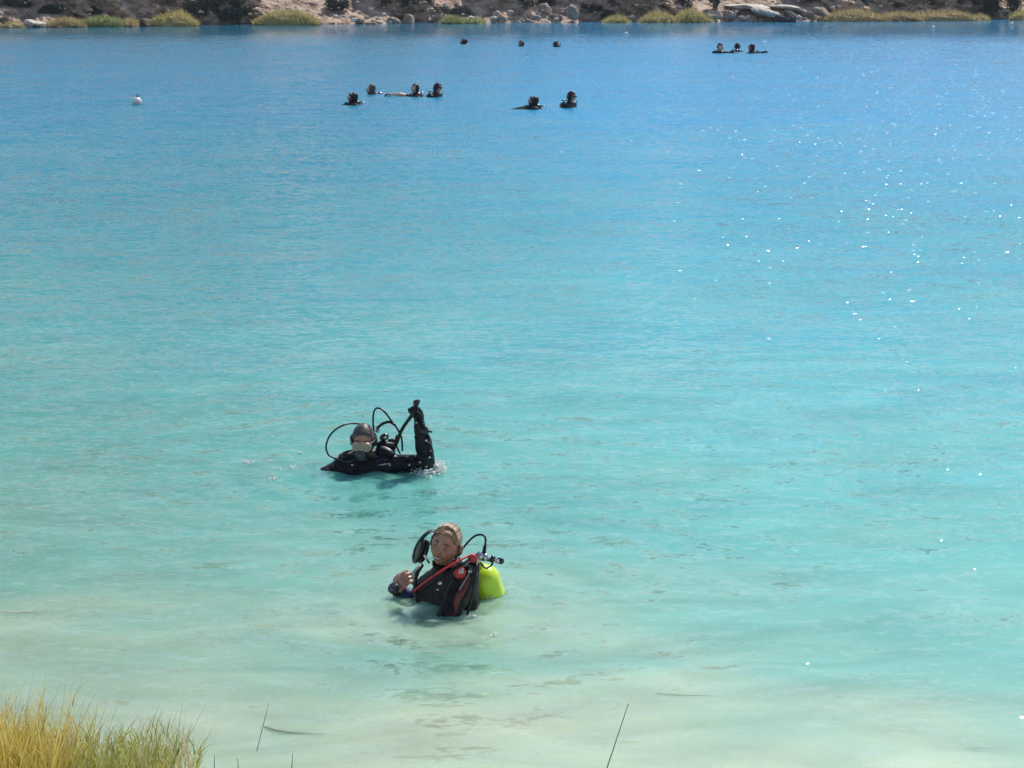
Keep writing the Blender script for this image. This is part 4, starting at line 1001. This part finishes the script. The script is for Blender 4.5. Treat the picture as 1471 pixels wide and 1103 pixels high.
far_diver(534, 135, 'pale headed diver at the back left of the left group', turn=-70, rise=.02, recline=60, hood='hood', skin='skin_pale', mask=None, tilt=-30)
far_diver(597, 138, 'diver in the left group with one bare arm stretched out to the left', turn=-40, rise=.07, recline=60, arm=(-1, (-.36, -.06, .05), (-.58, -.05, .05)), pale_arm=True, skin='skin_pale', mask=None, tilt=-20)
far_diver(626, 139, 'dark hooded diver at the right end of the left group, head tipped right', turn=60, rise=.10, lean=.6, mask='dark')
far_diver(767, 156, 'diver floating on his back in the middle with legs trailing left', turn=-75, rise=.06, recline=80, mask='dark', tilt=-50)
far_diver(819, 154, 'upright black hooded diver alone right of the middle', turn=60, rise=.13, lean=.35, mask='dark', skin='skin')
far_diver(1034, 76, 'leftmost of the three distant divers on the right, face visible, arms spread', turn=5, rise=.09, skin='skin_pale', mask=None, arm=(1, (.26, -.02, -.01), (.34, -.05, .03)))
far_diver(1059, 74, 'middle one of the three distant divers on the right', turn=170, rise=.05)
far_diver(1080, 76, 'rightmost of the three distant divers on the right, one arm out to the right', turn=-70, rise=.06, recline=55, tilt=-20, arm=(-1, (.22, -.02, -.02), (.33, -.05, .02)))
def surface_swimmer(px, py, label, turn):
    far_diver(px, py, label, turn=turn, rise=-.04, recline=84, tilt=-60, mask='dark', tank=True, spread=.17)
surface_swimmer(667, 63, 'leftmost of the three low swimmers near the far shore', -80)
surface_swimmer(749, 66, 'middle one of the three low swimmers near the far shore', -40)
surface_swimmer(799, 67, 'rightmost of the three low swimmers near the far shore', 60)

# ------------------------------------------------------------------ splashes and added glint beads
def splash(name, label, spots, n, spread, seed, rmax=.009, zmax=.04):
    rs = np.random.RandomState(seed); mb = MB(); v, f = ico(1)
    for i in range(n):
        px, py, k = spots[rs.randint(len(spots))]
        c = G(px, py); r = rmax * (.25 + .75 * rs.rand() ** 2)
        p = np.array((c.x + rs.randn() * spread * k, c.y + rs.randn() * spread * k * 1.6, abs(rs.randn()) * zmax * .5 + r * .3))
        mb.add(v * np.array((r * 1.5, r * 1.2, r * .8)) + p, f)
    o = mb.build(name, M['foam']); tag(o, label, kind='stuff'); return o
splash('splash_foam', 'white splash drops round the raised arm of the rear diver', [(604, 676, 1), (617, 674, 1), (628, 674, .8), (612, 682, 1), (590, 672, .8), (628, 676, .8)], 1700, .042, 1, .0085, .06)
splash('glint_beads', 'white beads standing in for sun glints on the water left of the rear diver', [(355, 665, .6), (362, 664, .6), (393, 688, .3), (388, 677, .3), (408, 675, .5), (420, 672, .5), (432, 651, .3), (388, 664, .3)], 150, .035, 2, .009, .010)  # foam beads added where sun glints flash on the ripples
splash('tank_drops', 'bright drops at the waterline of the yellow tank', [(706, 858, .6), (714, 854, .5), (720, 850, .3), (645, 871, .2), (636, 870, .3), (682, 870, .3), (700, 898, .4), (680, 888, .4), (711, 912, .3)], 60, .022, 3, .013, .012)

# ------------------------------------------------------------------ thin haze volume added to imitate lens glare and lifted blacks
hz_v = [(x, y, z) for x in (-640, 640) for y in (-160, 1520) for z in (-8, 60)]
hm = bpy.data.materials.new('glare_veil'); hm.use_nodes = True; hn = hm.node_tree; hn.nodes.remove(hn.nodes['Principled BSDF'])
pv = hn.nodes.new('ShaderNodeVolumePrincipled'); pv.inputs['Color'].default_value = (.80, .88, .97, 1); pv.inputs['Density'].default_value = .0003
pv.inputs['Anisotropy'].default_value = .2; hn.links.new(pv.outputs[0], hn.nodes['Material Output'].inputs['Volume'])
ho_ = new_obj('haze', hz_v, [(0, 1, 3, 2), (4, 6, 7, 5), (0, 4, 5, 1), (2, 3, 7, 6), (0, 2, 6, 4), (1, 5, 7, 3)], hm, smooth=False)
tag(ho_, kind='stuff')
